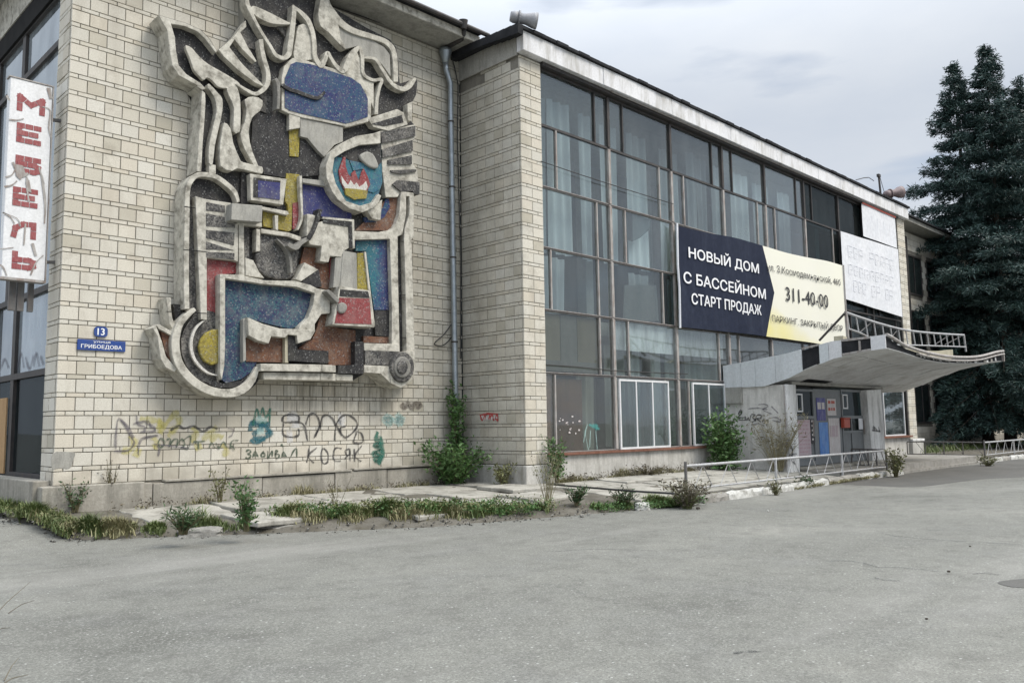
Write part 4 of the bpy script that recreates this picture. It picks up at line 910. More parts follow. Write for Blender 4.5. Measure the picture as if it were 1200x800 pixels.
shape('mosaic_field', 'mosaic_brown', .43, .37, [(356.5,290),(376,290),(376,308.5),(385,308.5),(398,302),(398,335),(385,340),(371,335),(360,322),(352,309)])
shape('mosaic_field', 'mosaic_red', .46, .40, [(386.8,301),(392,301.5),(390.5,336),(386,335)])
shape('concrete_panel', 'concrete_grey', .54, .40, [(393,302),(402,296),(398,336),(390.5,337)], 0, .01)
shape('concrete_fin', 'concrete', .50, .37, [(357,307.5),(368,313),(373,316),(353,329.5),(346.5,327)], 0, .012)
shape('mosaic_field', 'mosaic_dark', .49, .37, [(354,330),(373.5,316),(377,336),(364,337)])
# blue basin
shape('basin_rim', 'concrete', .52, .37, [(257.8,321),(281.5,322),(310,328.5),(346,329),(364,334),(372,338),(384,340),(386.5,352),(387,367),(376.5,368),(369,379.5),(369,387),(349,387),(352,381),(361,372.5),(367,357.5),(369,343.5),(347.5,336),(310,333),(264,326),(264,400),(263,428),(260,445),(258,438)], 0, .012)
shape('mosaic_field', 'mosaic_slate', .45, .37, [(264,326),(310,332),(347.5,335),(368.5,342.5),(367,357.5),(361,372.5),(352,381.5),(340,385),(317.5,380),(287.5,371.8),(284.5,377),(284,422),(301,424),(295,435),(283,444),(265,448.5),(259,444),(262.8,427.5)])
shape('mosaic_field', 'mosaic_dark', .46, .37, [(262,449),(283,445.5),(296,435),(301,425),(302.5,430),(297,441),(287.5,450),(272,454.5),(252,453.5),(240,447)])
shape('concrete_block', 'concrete', .58, .37, [(289.8,371.5),(308.5,379.5),(328,384.8),(349,385.5),(370,387),(364,397.5),(349,402.5),(348,393),(337.8,392),(334,395.5),(318,393.8),(315,402.5),(302.5,399),(291.5,393)], 0, .015)
shape('concrete_panel', 'concrete_grey', .50, .37, [(285,374),(290,372),(292,393),(288,396),(288.5,422),(285,424)], 0, .01)
shape('mosaic_field', 'mosaic_brown', .47, .37, [(288,392),(303,396),(318,393),(334,393),(334,424.5),(288.5,423.5)])
shape('concrete_panel', 'beige_board', .49, .37, [(334,393),(338,393),(338,425),(334,425)], 0, .008)
shape('mosaic_field', 'mosaic_brown', .46, .37, [(376,367),(387,367),(389,382),(400,385),(416.5,387),(417,427),(385,428),(385,411),(348.5,409),(366,398),(371,386)])
shape('mosaic_band', 'mosaic_dark', .50, .37, [(337.5,392.5),(348.8,392.5),(348.5,409.5),(384.8,411),(384.8,425.5),(337.8,422.5)], 0)
shape('mosaic_band', 'mosaic_dark', .53, .37, [(416,400),(426,400),(426,437.5),(396,437.5),(396,428.5),(416,427)], 0)
# red box on the right
shape('box_frame', 'concrete', .66, .37, [(397.8,335),(418.8,338.5),(431.5,340),(433,341),(439,383.5),(389.5,380.5),(396,347)], 0, .012)
shape('mosaic_field', 'mosaic_dark', .668, .55, [(399,339),(431.5,341.5),(433,349),(398,347)])
shape('mosaic_field', 'mosaic_red', .668, .55, [(397.8,348.5),(433,350),(435.5,379.8),(392.5,378.5)])
shape('knob', 'stone', .72, .60, [(397,357),(400,354.5),(404,354.5),(407,357.5),(407,362.5),(404,366.5),(400,367),(397,364)], 3, .03)
shape('concrete_panel', 'concrete_grey', .55, .37, [(402,293.5),(418,296.5),(418.8,339.5),(398.5,335.5)], 0, .012)
shape('mosaic_field', 'mosaic_yellow', .545, .37, [(418.8,296.5),(427,296.5),(431.5,340.5),(418.8,339.5)])
band(RIB, 'concrete', .58, .37, [(428,295),(431.5,325),(434.5,350),(438.5,382)], [2.5,2.5,2.5,3], 2, .006)
band('bracket', 'stone', .70, .50, [(384,340),(391,347),(397,354)], [4,6,4], 3, .012)
# lower ledges
def ledge(f, y0, y1, x0, x1, m='concrete'):
    shape('ledge', m, f, .02, [(x0, y0), (x1, y0+1.0), (x1, y1+1.0), (x0, y1)], 0, .012)
ledge(.56, 426, 434.5, 305.5, 377); ledge(.56, 427, 435.2, 377.6, 393.5)
ledge(.48, 436, 444.5, 309, 375); ledge(.48, 436.8, 445.2, 375.6, 393.5)
ledge(.48, 438, 445.5, 394.2, 413.5)
shape('ledge', 'concrete', .50, .02, [(426.5,427.5),(457.5,429),(458,449),(446,437.5),(430,436.5),(426.5,436)], 0, .012)
shape('ledge', 'concrete', .47, .02, [(426.5,401.8),(467,403),(468.5,412),(427,410.5)], 0, .01)
shape('mosaic_field', 'mosaic_grey', .49, .37, [(427.5,410.5),(466,412.5),(460,428),(427.5,427)])
shape('wheel_rim', 'concrete', .52, .02, [(457.5,430),(458,449),(470.6,454.5),(484,444),(487,430),(486,411),(476,411)], 0, .012)
# round boss at lower right: stepped disc
cxp, cyp = 472.3, 430
for rr, f, mt in ((1, .58, 'mosaic_grey'), (.70, .62, 'stone'), (.45, .66, 'mosaic_grey')):
    shape('boss', mt, f, .40, [(cxp+13.8*rr*math.cos(t), cyp+18*rr*math.sin(t)) for t in np.linspace(0, 2*math.pi, 25)[:-1]], 0, .03)
# crack lines between the cast sections
for a, b in (((216,242),(229,244)), ((215,292.5),(242,295)), ((195,365),(242,367)), ((459,282),(485,284)), ((460,345),(486,346)), ((460,395),(486,396.5))):
    MB().bar(at(*a, Y=-.475), at(*b, Y=-.475), .012).build('joint', 'void', RL)
# ------------------------------------------------------------------ ground
ZA = -.68
def fbm(x, y, s): return mnoise.fractal(Vector((x*s, y*s, .3)), 1.0, 2.0, 4)
def sst(v): v = max(0., min(1., v)); return v*v*(3-2*v)
def gz(x, y): return ZA+.27*sst((y+2.6)/3.4)*sst((2.4-x)/3.0)      # the lot rises a little towards the left corner
def atg(px, py, up=0.):
    z = ZA
    for _ in range(8): p = at(px, py, Z=z+up); z = gz(p[0], p[1])
    return at(px, py, Z=z+up)
gxs = [-900, -200, -60, -25]+[i*.4-14 for i in range(51)]+[10, 30, 90, 300, 1400]; gys = [-900, -200, -60, -20]+[i*.4-8 for i in range(51)]+[20, 60, 200, 900]
m = MB(); m.add([(x, y, gz(x, y)) for x in gxs for y in gys], [(i*len(gys)+j, (i+1)*len(gys)+j, (i+1)*len(gys)+j+1, i*len(gys)+j+1) for i in range(len(gxs)-1) for j in range(len(gys)-1)])
tag(m.build('asphalt', 'asphalt', smooth=True), kind='structure')
EDGE = [atg(*p)[:2] for p in [(0,604),(20,612),(50,624),(80,633),(104,633),(200,629),(320,625),(500,618),(560,613),(640,607)]]
EDGE = [(-.9, 7.5)]+[tuple(e) for e in EDGE]+[(8.4, -5.15), (10.4, -5.42), (12.5, -5.40), (15, -5.3), (18.2, -5.22), (21, -5.2)]
EDGE = [tuple(e) for e in smooth_line(EDGE, 4)]
INNER = [(-.24, 7.5), (-.24, 3), (-.24, .5), (-.17, -.14), (.5, -.1), (2, -.1), (4, -.1), (6, -.1), (8.7, -.1), (8.75, -2.1), (10, -2.0), (14, -2.0), (17.2, -2.0), (21, -2.0)]
# strip of soil between the asphalt and the walls
def PROF(t): return .17*min(1, t/.16)**.7+.17*max(0, min(1, (t-.16)/.7))
def resample(P, n):
    P = np.array(P); d = np.r_[0, np.cumsum(np.hypot(*np.diff(P, axis=0).T))]; t = np.linspace(0, d[-1], n); return np.stack([np.interp(t, d, P[:, 0]), np.interp(t, d, P[:, 1])], 1)
n_, k_ = 150, 16; A = resample(EDGE, n_); Bn = resample(INNER, n_); vs = []; q = []
for i in range(n_):
    for j in range(k_):
        t = j/(k_-1); p = A[i]*(1-t)+Bn[i]*t; z = gz(p[0], p[1])*(1-t)+ZA*t-.02+PROF(t)+.03*fbm(p[0], p[1], 1.5)*min(1, t*4)
        if j == 0: p = p+np.array([.06*fbm(p[0]*3, p[1]*3, 1), .06*fbm(p[1]*3, p[0]*3, 1)])
        vs.append((p[0], p[1], z))
for i in range(n_-1):
    for j in range(k_-1): a = i*k_+j; q.append((a, a+k_, a+k_+1, a+1))
tag(MB().add(vs, q).build('soil', 'dirt', smooth=True), kind='structure')
def soil_z(x, y):
    p = np.array([x, y]); i = np.argmin(((A-p)**2).sum(1)); j = np.argmin(((Bn-p)**2).sum(1)); a = np.hypot(*(A[i]-p)); b = np.hypot(*(Bn[j]-p)); t = a/(a+b+1e-6)
    return gz(x, y)*(1-t)+ZA*t-.02+PROF(t)
# broken concrete apron
pave = bpy.data.objects.new('pavement', None); C.objects.link(pave); PW['pavement'] = Vector((0, 0, 0)); tag(pave, kind='structure')
def slab(cx, cy, w, d, z, rot, th=.08, seed=0, rag=.05, tilt=.006):
    r_ = random.Random(seed); P = []; z = soil_z(cx, cy)+.02+r_.uniform(-.012, .015)
    for (x0, y0), (x1, y1) in zip([(-w/2, -d/2), (w/2, -d/2), (w/2, d/2), (-w/2, d/2)], [(w/2, -d/2), (w/2, d/2), (-w/2, d/2), (-w/2, -d/2)]):
        for t in (0, .2, .4, .6, .8):
            P.append((x0+(x1-x0)*t+r_.gauss(0, rag), y0+(y1-y0)*t+r_.gauss(0, rag)))
    ca, sa = math.cos(rot), math.sin(rot); tx, ty = r_.gauss(0, tilt), r_.gauss(0, tilt)
    sl = (soil_z(cx, cy+d*.35)-soil_z(cx, cy-d*.35))/(d*.7); top = [(cx+x*ca-y*sa, cy+x*sa+y*ca, z+tx*x+(ty+sl*.8)*y) for x, y in P]
    o = MB().prism(top, (0, 0, -th)).build('paving_slab', 'slab', pave); bevel(o, .018, 2); return o
k = 0
rows = [(-.85, 1.25, -.30), (-2.1, 1.15, -.355), (-3.25, 1.1, -.43)]
for yc, dep, z in rows:
    x = .9 if yc > -1 else 2.1 if yc > -2.5 else 4.4
    while x < 8.6:
        w = random.uniform(1.1, 2.2); k += 1
        slab(x+w/2, yc-.02*x, w-.03, dep-.04, z+random.uniform(-.02, .02)-.008*x, random.gauss(0, .015), seed=k, rag=.03); x += w
for yc, dep, z in [(-2.65, 1.15, -.30), (-3.75, 1.0, -.365), (-4.6, .75, -.44)]:
    x = 8.9
    while x < (21 if yc > -3 else 20.6):
        w = random.uniform(1.2, 2.4); k += 1
        if not (17 < x+w/2 < 24 and yc > -3.6): slab(x+w/2, yc, w-.03, dep-.04, z+random.uniform(-.02, .02)-.01*max(0, x-9)*.5, random.gauss(0, .008), seed=k, rag=.025)
        x += w
# landing in front of the doors and the drive up to it
tag(MB().box(17.8, 30.0, -5.0, -1.95, -.66, -.415).build('landing', 'kerb_bare', pave), kind=None)
bevel(MB().box(17.75, 24.3, -4.15, -3.3, -.41, -.335).build('step', 'slab', pave), .015)
dr = [(21.05, -5.25, ZA+.004), (30.0, -5.25, ZA+.004), (30.0, -5.01, ZA+.02), (21.05, -5.01, ZA+.02)]
tag(MB().box(21.05, 30, -5.16, -5.01, -.75, -.60).build('threshold', 'kerb_bare', pave))
# kerb stones
kerb = bpy.data.objects.new('kerb', None); C.objects.link(kerb); PW['kerb'] = Vector((0, 0, 0)); tag(kerb, kind='structure')
x = 10.4; i = 0
while x < 46:
    w = 1.0+random.uniform(-.04, .04)
    if not 20.9 < x < 29.6:
        y = -5.2-.18*math.exp(-((x-11)/3.)**2); r_ = random.Random(i)
        vs = []; nn = 7
        for a in range(nn):
            xx = x+.012+(w-.024)*a/(nn-1); j = lambda s=.012: r_.gauss(0, s)
            vs += [(xx, y-.09+j(), ZA-.05), (xx, y-.075+j(), ZA+.10+j(.012)), (xx, y-.045+j(), ZA+.15+j(.018)), (xx, y+.08+j(), ZA+.155+j(.014)), (xx, y+.09, ZA-.05)]
        fs = [(a*5+b, a*5+5+b, a*5+5+(b+1) % 5, a*5+(b+1) % 5) for a in range(nn-1) for b in range(5)]+[(0, 1, 2, 3, 4), tuple(nn*5-1-b for b in range(5))]
        MB().add(vs, fs).build('kerb_stone', 'kerb_white' if r_.random() < .78 else 'kerb_bare', kerb)
    x += w+.015; i += 1
# ground behind the far kerb
tag(MB().add([(29.8, -5.15, -.50), (90, -5.15, -.50), (90, 3, -.42), (29.8, 3, -.42)], [(0, 1, 2, 3)]).build('ground', 'dirt'), kind='structure')
# darker sheet laid over the asphalt along the drive
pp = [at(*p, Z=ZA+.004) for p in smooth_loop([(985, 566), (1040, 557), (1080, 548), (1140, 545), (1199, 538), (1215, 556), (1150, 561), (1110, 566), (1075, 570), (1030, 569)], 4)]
o = MB().add(pp, [tuple(range(len(pp)))]).build('dark_patch', 'asphalt_dark'); tag(o, kind='structure')
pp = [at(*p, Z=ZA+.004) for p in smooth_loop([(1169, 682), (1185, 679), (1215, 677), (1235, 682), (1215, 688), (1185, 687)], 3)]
tag(MB().add(pp, [tuple(range(len(pp)))]).build('dark_patch', 'asphalt_dark'), kind='structure')
# hairline cracks and worn seams in the lot
for pts in ([(1030,624),(1060,629),(1100,632),(1140,634),(1199,638)], [(968,657),(990,656.5),(1010,659),(1030,664),(1050,664),(1100,669)], [(858,765),(876,763),(890,762)], [(1024,676),(1036,679),(1056,680)], [(1138,672),(1155,671),(1170,673)], [(640,646),(700,643),(770,645)]):
    P = [np.array(at(*p, Z=ZA+.004)) for p in pts]; P = smooth_line(P, 8); P = [p+np.array([random.gauss(0, .012), random.gauss(0, .012), 0]) for p in P]
    tag(ribbon(MB(), P, .03, (0, 0, 1)).build('crack', 'seam'), kind='structure')
# ------------------------------------------------------------------ fences
def fence(name, label, x0, x1, posts, y=-5.05, dark=None):
    t = thing(name, label, 'fence', (x0, y, ZA), 'low metal fences round the forecourt'); zt, zb = .055, -.415
    MB().tube([(x0, y, zt), (x1, y, zt-.01)], .028, 8).build('top_rail', 'rail_paint', t)
    MB().tube([(x0+.1, y, zb), (x1-.1, y, zb-.01)], .02, 6).build('bottom_rail', 'rail_paint', t)
    for i, p in enumerate(posts):
        po = MB().tube([(p, y, ZA-.02), (p, y, zt+.09 if i == 0 else zt+.0)], .032, 8).build('post', 'rail_dark' if i in (0, len(posts)-1) else 'rail_paint', t)
    k = int((x1-x0)/1.0)
    for i in range(k):
        a = x0+.35+i*(x1-x0-.4)/k
        for s in (-1, 1):
            MB().tube([(a+.3+s*.012, y, zt-.02), (a+.3+s*.34, y, zb+.01)], .010, 5).build('brace', 'rail_paint', t)
    return t
fence('railing', 'low grey metal fence with white zigzag bars along the white kerb before the doors', 10.4, 20.9, [10.4, 14.2, 17.85, 20.9])
fence('railing', 'low grey metal fence on the kerb in front of the dark spruces', 30.25, 46, [30.25, 34.1, 38, 42, 45.9])
def ret(name, label, x, y0, y1, zt=.06):
    t = thing(name, label, 'fence', (x, y0, ZA), 'low metal fences round the forecourt')
    MB().tube([(x, y0, zt), (x, y1, zt+.02)], .028, 6).build('top_rail', 'rail_dark', t); MB().tube([(x, y0, -.415), (x, y1, -.40)], .02, 6).build('bottom_rail', 'rail_dark', t)
    n = 4
    for i in range(1, n+1): y = y0+(y1-y0)*i/n; MB().tube([(x, y, -.6), (x, y, zt)], .022, 6).build('post', 'rail_dark', t)
    for i in range(n):
        a, b = y0+(y1-y0)*i/n, y0+(y1-y0)*(i+1)/n; MB().tube([(x, a, -.40), (x, (a+b)/2, zt)], .01, 5).build('brace', 'rail_dark', t)
ret('railing', 'dark rail running from the kerb back to the entrance doors', 20.95, -5.0, -4.0)
ret('railing', 'dark rail running back to the wall beside the window right of the entrance', 30.2, -5.0, -2.3)
# ------------------------------------------------------------------ fixtures
t = thing('drainpipe', 'galvanised drainpipe with a funnel in the corner by the brick pier', 'drainpipe', (8.42, -.12, 0))
top = at(522, 72, Y=-.16); mid1 = at(523, 82, Y=-.16); mid2 = at(528, 98, Y=-.14)
pts = [top, mid1, mid2, (8.36, -.13, 8.6), (8.40, -.13, 5), (8.44, -.13, 2), (8.46, -.13, .15)]
MB().tube([tuple(map(float, p)) for p in pts], .068, 12).build('pipe', 'galvanised', t, smooth=True)
MB().tube([tuple(top+np.array([0, 0, .30])), tuple(top+np.array([0, 0, .22])), tuple(top+np.array([0, 0, .04])), tuple(top-np.array([0, 0, .05]))], [.155, .15, .09, .07], 14).build('funnel', 'galvanised', t, smooth=True)
for z in (1.0, 2.9, 4.9, 6.6, 8.2): MB().tube([(8.36+.012*(9-z), -.13, z-.02), (8.36+.012*(9-z), -.13, z+.02)], .078, 12).build('clamp', 'dark_steel', t); 
MB().tube([tuple(at(545, 30, Y=-.86)), tuple(at(543, 40, Y=-.8)), tuple(at(541, 46, Y=-.7)), tuple(top+np.array([.02, 0, .34]))], .06, 10).build('outlet_pipe', 'dark_steel', t, smooth=True)
MB().tube([tuple(at(543, 24, Y=-.92)), tuple(at(543, 34, Y=-.9))], [.11, .07], 12).build('gutter_outlet', 'dark_steel', t)
MB().tube([tuple(at(*p, Y=-.05)) for p in ((528, 62), (533, 80), (537, 100), (536, 160), (540, 300), (540, 420))], .014, 5).build('cable', 'cable', t)
# cables
def cable(label, pts, r=.012, grp=None):
    o = MB().tube(pts, r, 6).build('cable', 'cable'); return tag(o, label, 'cable', grp)
cable('black cable stretched under the eave above the relief', [tuple(at(*p, Y=-.035)) for p in smooth_line([(330, -12), (389.5, 7.5), (440, 25), (490, 43.5), (516, 51)], 4)])
cable('loose black cable looped on the brick wall by the drainpipe', [tuple(at(*p, Y=-.05)) for p in smooth_line([(529, 380), (520, 392), (509, 402.5), (517, 405), (524, 401), (529, 395)], 5)], .014)
cable('thin dark line across the upper panes left of the banner', [tuple(at(*p, Y=-2.06)) for p in smooth_line([(634, 189), (672, 202), (712, 215), (750, 227), (789, 239)], 4)], .011)  # thin dark tube just in front of the upper panes
cable('cable strung across the lower panes above the white plastic window', [tuple(at(*p, Y=-2.06)) for p in smooth_line([(640, 427), (680, 430), (720, 434), (770, 436.5), (806, 438)], 4)], .013)
cable('black cable lying on the broken paving', [tuple(at(*p, Z=-.30)) for p in smooth_line([(642, 567), (690, 571), (740, 575), (790, 578)], 4)], .02)
# loudspeakers on the roof
def horn(label, mt, a, b, r0, r1):
    a, b = Vector(a), Vector(b); d = (b-a); t = thing('loudspeaker', label, 'loudspeaker', tuple(a))
    MB().tube([a, a+d*.12, a+d*.3], [r0*.8, r0, r0], 16).build('driver', mt, t, smooth=True)
    MB().tube([a+d*.3, a+d*.36], [r0*1.25, r0*1.25], 16).build('collar', mt, t)
    h = MB(); n = 20; prof = [(.36, r0*.85), (.6, r0*.95), (.85, r1*.93), (1, r1), (.97, r1*.9), (.8, r1*.78), (.45, r0*.5)]
    u = d.normalized(); e1 = u.cross(Vector((0, 0, 1))).normalized(); e2 = u.cross(e1); vs = [a+d*p+(e1*math.cos(6.28318*k/n)+e2*math.sin(6.28318*k/n))*r for p, r in prof for k in range(n)]
    h.add(vs, [(i*n+k, i*n+(k+1) % n, (i+1)*n+(k+1) % n, (i+1)*n+k) for i in range(len(prof)-1) for k in range(n)]+[tuple(range((len(prof)-1)*n, len(prof)*n))]).build('bell', mt, t, smooth=True)
    c = a+d*.45; MB().bar(c-Vector((0, 0, r1*1.0)), c-Vector((0, 0, r1*1.0+.22)), .07).build('bracket', 'dark_steel', t)
horn('pale grey horn loudspeaker on the roof corner above the pier', 'speaker_grey', at(598, 19.5, Y=-2.0), at(629, 25, Y=-2.35), .135, .19)
horn('dusty pink horn loudspeaker at the far end of the roof by the spruces', 'speaker_pink', at(1037, 228, Y=-2.0), at(1056, 225, Y=-2.4), .16, .25)
an = thing('antenna', 'thin mast with a stay wire on the far end of the roof', 'antenna', tuple(at(1031, 226, Y=-1.6)))
MB().tube([tuple(at(1032, 228, Y=-1.6)), tuple(at(1029.5, 204, Y=-1.6))], .045, 6).build('mast', 'dark_steel', an)
MB().box(*(lambda p: (p[0]-.1, p[0]+.1, -1.65, -1.55, p[2]-.06, p[2]+.06))(at(1029.7, 206, Y=-1.6))).build('mast_head', 'dark_steel', an)
MB().tube([tuple(at(1031, 207, Y=-1.6)), tuple(at(1037, 228, Y=-1.6))], .012, 4).build('stay', 'dark_steel', an)
MB().tube([tuple(at(*p, Y=-1.6)) for p in ((1003, 211), (1012, 208.5), (1018, 208), (1024, 212))], .018, 4).build('arm', 'dark_steel', an)
# ------------------------------------------------------------------ signs
YS = .28
q = [at(*p, Y=YS) for p in [(12.5, 90), (62, 101.5), (53, 328), (0, 324)]]
x0, x1, z0, z1 = q[0][0], q[1][0], q[3][2], q[0][2]
SG = thing('sign_box', 'white lightbox sign with cracked red vertical lettering fixed to the corner of the building', 'sign', (x0, YS, z0))
bevel(MB().box(x0, x1, YS, YS+.16, z0, z1).build('panel', 'sign_white', SG), .012)
MB().box(x0-.02, x1+.02, YS-.012, YS+.17, z1+.0, z1+.02).build('rim', 'pale_steel', SG); MB().box(x0-.02, x1+.02, YS-.012, YS+.17, z0-.035, z0).build('rim', 'pale_steel', SG)
MB().box(x1+.003, x1+.02, YS-.012, YS+.17, z0, z1).build('rim', 'pale_steel', SG)
for zz in (6.2, 3.75): MB().bar((x1, YS+.08, zz), (.1, YS+.08, zz+.03), .05).build('bracket', 'rail_dark', SG)
for p in ((-.62, .1), (-.5, .1), (-.34, .08)): MB().box(p[0], p[0]+p[1], YS+.2, YS+.28, z0-.5, z0).build('stand_off', 'rail_dark', SG)
LET = {'М': [[(0, 0), (0, 1)], [(0, 1), (.5, .45)], [(.5, .45), (1, 1)], [(1, 1), (1, 0)]], 'Е': [[(1, 1), (0, 1)], [(0, 1), (0, 0)], [(0, 0), (1, 0)], [(.1, .5), (.85, .5)]],
       'Б': [[(1, 1), (0, 1)], [(0, 1), (0, 0)], [(0, 0), (.8, 0), (1, .12), (1, .42), (.8, .55)], [(.8, .55), (.1, .55)]], 'Л': [[(.95, 0), (.95, 1)], [(.95, 1), (.45, .95), (.08, .6), (.0, 0)]],
       'Ь': [[(0, 1), (0, 0)], [(0, 0), (.75, 0), (1, .15), (1, .42), (.75, .55)], [(.75, .55), (.1, .55)]]}
LBOX = [('М', (22, 109, 51, 137)), ('Е', (21.5, 143, 47, 172)), ('Б', (20, 181, 46.5, 207)), ('Е', (17, 218, 43, 245)), ('Л', (15, 257, 42, 282)), ('Ь', (16, 293, 41, 318))]
for ch, (a, b, c, d_) in LBOX:
    u0, u1 = at(a, b, Y=YS-.004), at(c, d_, Y=YS-.004); lx, lz, w, h = u0[0]-.02, u1[2]+.005, (u1[0]-u0[0])*1.1, (u0[2]-u1[2])*.97
    m = MB(); s = .085; bi = 0
    for st in LET[ch]:
        for (xa, ya), (xb, yb) in zip(st, st[1:]):
            P0 = np.array([lx+s/2+xa*(w-s), lz+s/2+ya*(h-s)]); P1 = np.array([lx+s/2+xb*(w-s), lz+s/2+yb*(h-s)]); dd = P1-P0; Ln = np.hypot(*dd); dd /= Ln; nn = np.array([-dd[1], dd[0]])*s/2
            e0 = P0-dd*s/2; e1 = P1+dd*s/2; pc = max(1, int((Ln+s)/.10))
            for kk in range(pc):
                a_ = e0+(e1-e0)*(kk/pc)+dd*.004; b_ = e0+(e1-e0)*((kk+1)/pc)-dd*.004
                if random.random() < .05: continue
                yk = YS-.004-.0006*bi; bi += 1
                m.add([(a_[0]+nn[0], yk, a_[1]+nn[1]), (b_[0]+nn[0], yk, b_[1]+nn[1]), (b_[0]-nn[0], yk, b_[1]-nn[1]), (a_[0]-nn[0], yk, a_[1]-nn[1])], [(0, 1, 2, 3)])
    tag(m.build('letter', 'red_paint', SG))
for pts, w in (([(10,140),(20,141),(28,139)], .012), ([(50,125),(59,130),(57,150),(61,165)], .012), ([(15,190),(20,200),(27,206),(33,203)], .03), ([(46,196),(50,214),(53,240),(52,262)], .018), ([(6,208),(14,205),(18,198)], .012), ([(5,219),(14,217),(20,212)], .014), ([(33,211),(32,222),(34,236)], .02), ([(3,249),(12,254),(17,262)], .012), ([(30,262),(28,287)], .012), ([(38,285),(42,300)], .022), ([(0,310),(5,315),(8,323)], .014), ([(36,322),(42,308),(51,299)], .012), ([(8,112),(11,118)], .018), ([(0,292),(16,290)], .008), ([(57,103),(60,116)], .03), ([(24,265),(20,256),(3,249)], .008)):
    P = [at(*p, Y=YS-.011) for p in smooth_line(pts, 3)]; ribbon(MB(), P, w).build('crack', 'pale_steel', SG)
for poly in ([(16,192),(27,194),(30,203),(24,211),(19,206)], [(31,205),(35,214),(37,226),(32,224),(30,214)], [(45,197),(49,210),(53,218),(50,206)]):
    MB().add([at(*p, Y=YS-.013) for p in poly], [tuple(range(len(poly)))]).build('hole', 'pale_steel', SG)
# street name and house number plates
NP = thing('street_name_plate', 'long blue enamel plate with a white street name in Cyrillic on the brick wall', 'sign', (.28, -.02, 2.28))
bevel(MB().box(.283, 1.05, -.028, -.012, 2.285, 2.465).build('plate', 'blue_enamel', NP), .004)
text_obj('ГРИБОЕДОВА', 'lettering', 'enamel_white', NP, (.34, .99, 2.31, 2.385), -.031, bold=.02)
text_obj('улица', 'lettering', 'enamel_white', NP, (.53, .80, 2.41, 2.445), -.031, bold=.02)
HN = thing('house_number_plate', 'small rounded blue plate with the white number 13 above the street name', 'sign', (.54, -.02, 2.52))
P = [(.645+.108*math.copysign(abs(math.cos(t))**.5, math.cos(t)), -.028, 2.608+.086*math.copysign(abs(math.sin(t))**.5, math.sin(t))) for t in np.linspace(0, 2*math.pi, 33)[:-1]]
MB().prism(P, (0, .016, 0)).build('plate', 'blue_enamel', HN)
text_obj('13', 'lettering', 'enamel_white', HN, (.590, .700, 2.55, 2.665), -.031, bold=.03)
# banner: navy arrow on cream vinyl, slightly wavy
YB = -2.13
def wavy(name, mt, par, x0, x1, z0, z1, y, nx_=40, nz_=10, amp=.018, clip=None, ph=0.):
    vs = []; q = []
    for i in range(nx_+1):
        for j in range(nz_+1):
            u, v = i/nx_, j/nz_; x = x0+(x1-x0)*u; zt = z1(x) if callable(z1) else z1; zb = z0(x) if callable(z0) else z0
            if clip: x = x0+(clip(v)-x0)*u
            vs.append((x, y+amp*math.sin(x*2.3+v*2+ph)*math.sin(x*.7+1), zb+(zt-zb)*v))
    for i in range(nx_):
        for j in range(nz_): a = i*(nz_+1)+j; q.append((a, a+nz_+1, a+nz_+2, a+1))
    m = MB().add(vs, q); n0 = len(vs); m.v += [(x, yy+.006, z) for x, yy, z in vs]; m.f += [tuple(n0+i for i in f[::-1]) for f in q]
    return m.raw(name, mt, par)
BN = thing('banner', 'wide advertising banner with a dark blue arrow and a cream half fixed across the glazing', 'banner', (14.8, YB, 3.55))
wavy('cream_half', 'banner_cream', BN, 14.82, 25.47, lambda x: 3.54+.05*math.sin((x-15)*.3), lambda x: 6.36+.02*(x-14.8)+.03*math.sin(x*1.1), YB)
wavy('navy_arrow', 'banner_navy', BN, 14.80, 20.0, lambda x: 3.535+.05*math.sin((x-15)*.3), lambda x: 6.365+.02*(x-14.8)+.03*math.sin(x*1.1), YB-.012, clip=lambda v: 19.55+1.0*(1-abs(2*v-1))*.62)
def txt(body, mat, a, b, c, par=BN, y=YB-.034, h=None, bold=.0):
    """a, b: left and right px of the base line, c: px of the top at the left"""
    A_, B_, T_ = at(*a, Y=y), at(*b, Y=y), at(*c, Y=y); text_obj(body, 'lettering', mat, par, (A_[0], B_[0], A_[2], T_[2]), y, bold, slope=(B_[2]-A_[2])/(B_[0]-A_[0]))
txt('НОВЫЙ ДОМ', 'print_white', (807.5, 304), (889.5, 322.5), (806.5, 286), bold=.028)
txt('С БАССЕЙНОМ', 'print_white', (801.5, 331), (897.5, 350.5), (800.5, 314), bold=.028)
txt('СТАРТ ПРОДАЖ', 'print_white', (811, 358.5), (892.5, 371.5), (809.5, 343), bold=.028)
txt('ул. З.Космодемьянской, 46б', 'print_black', (899, 319), (985.5, 336.5), (899, 308))
txt('311-40-00', 'print_black', (921.5, 352), (971, 361), (921, 336), bold=.012)
txt('ПАРКИНГ. ЗАКРЫТЫЙ ДВОР', 'print_black', (905, 378), (988, 389.5), (904, 366.5))
MB().tube([(14.76, YB-.02, 3.5), (14.78, YB-.03, 4.6), (14.74, YB-.03, 5.2), (14.79, YB-.02, 6.4)], .035, 6).build('torn_hem', 'paper_white', BN)
MB().tube([(25.50, YB-.02, 3.6), (25.50, YB-.02, 6.6)], .03, 6).build('rope', 'pale_steel', BN)
WB = thing('poster', 'large blank white board with faint lettering left of the far brick pier', 'poster', (25.5, -2.1, 5.2))
wavy('sheet', 'paper_white', WB, 25.45, 31.0, lambda x: 5.36-.04*(x-25.45), lambda x: 7.86+.02*(x-25.45), -2.14, amp=.012)
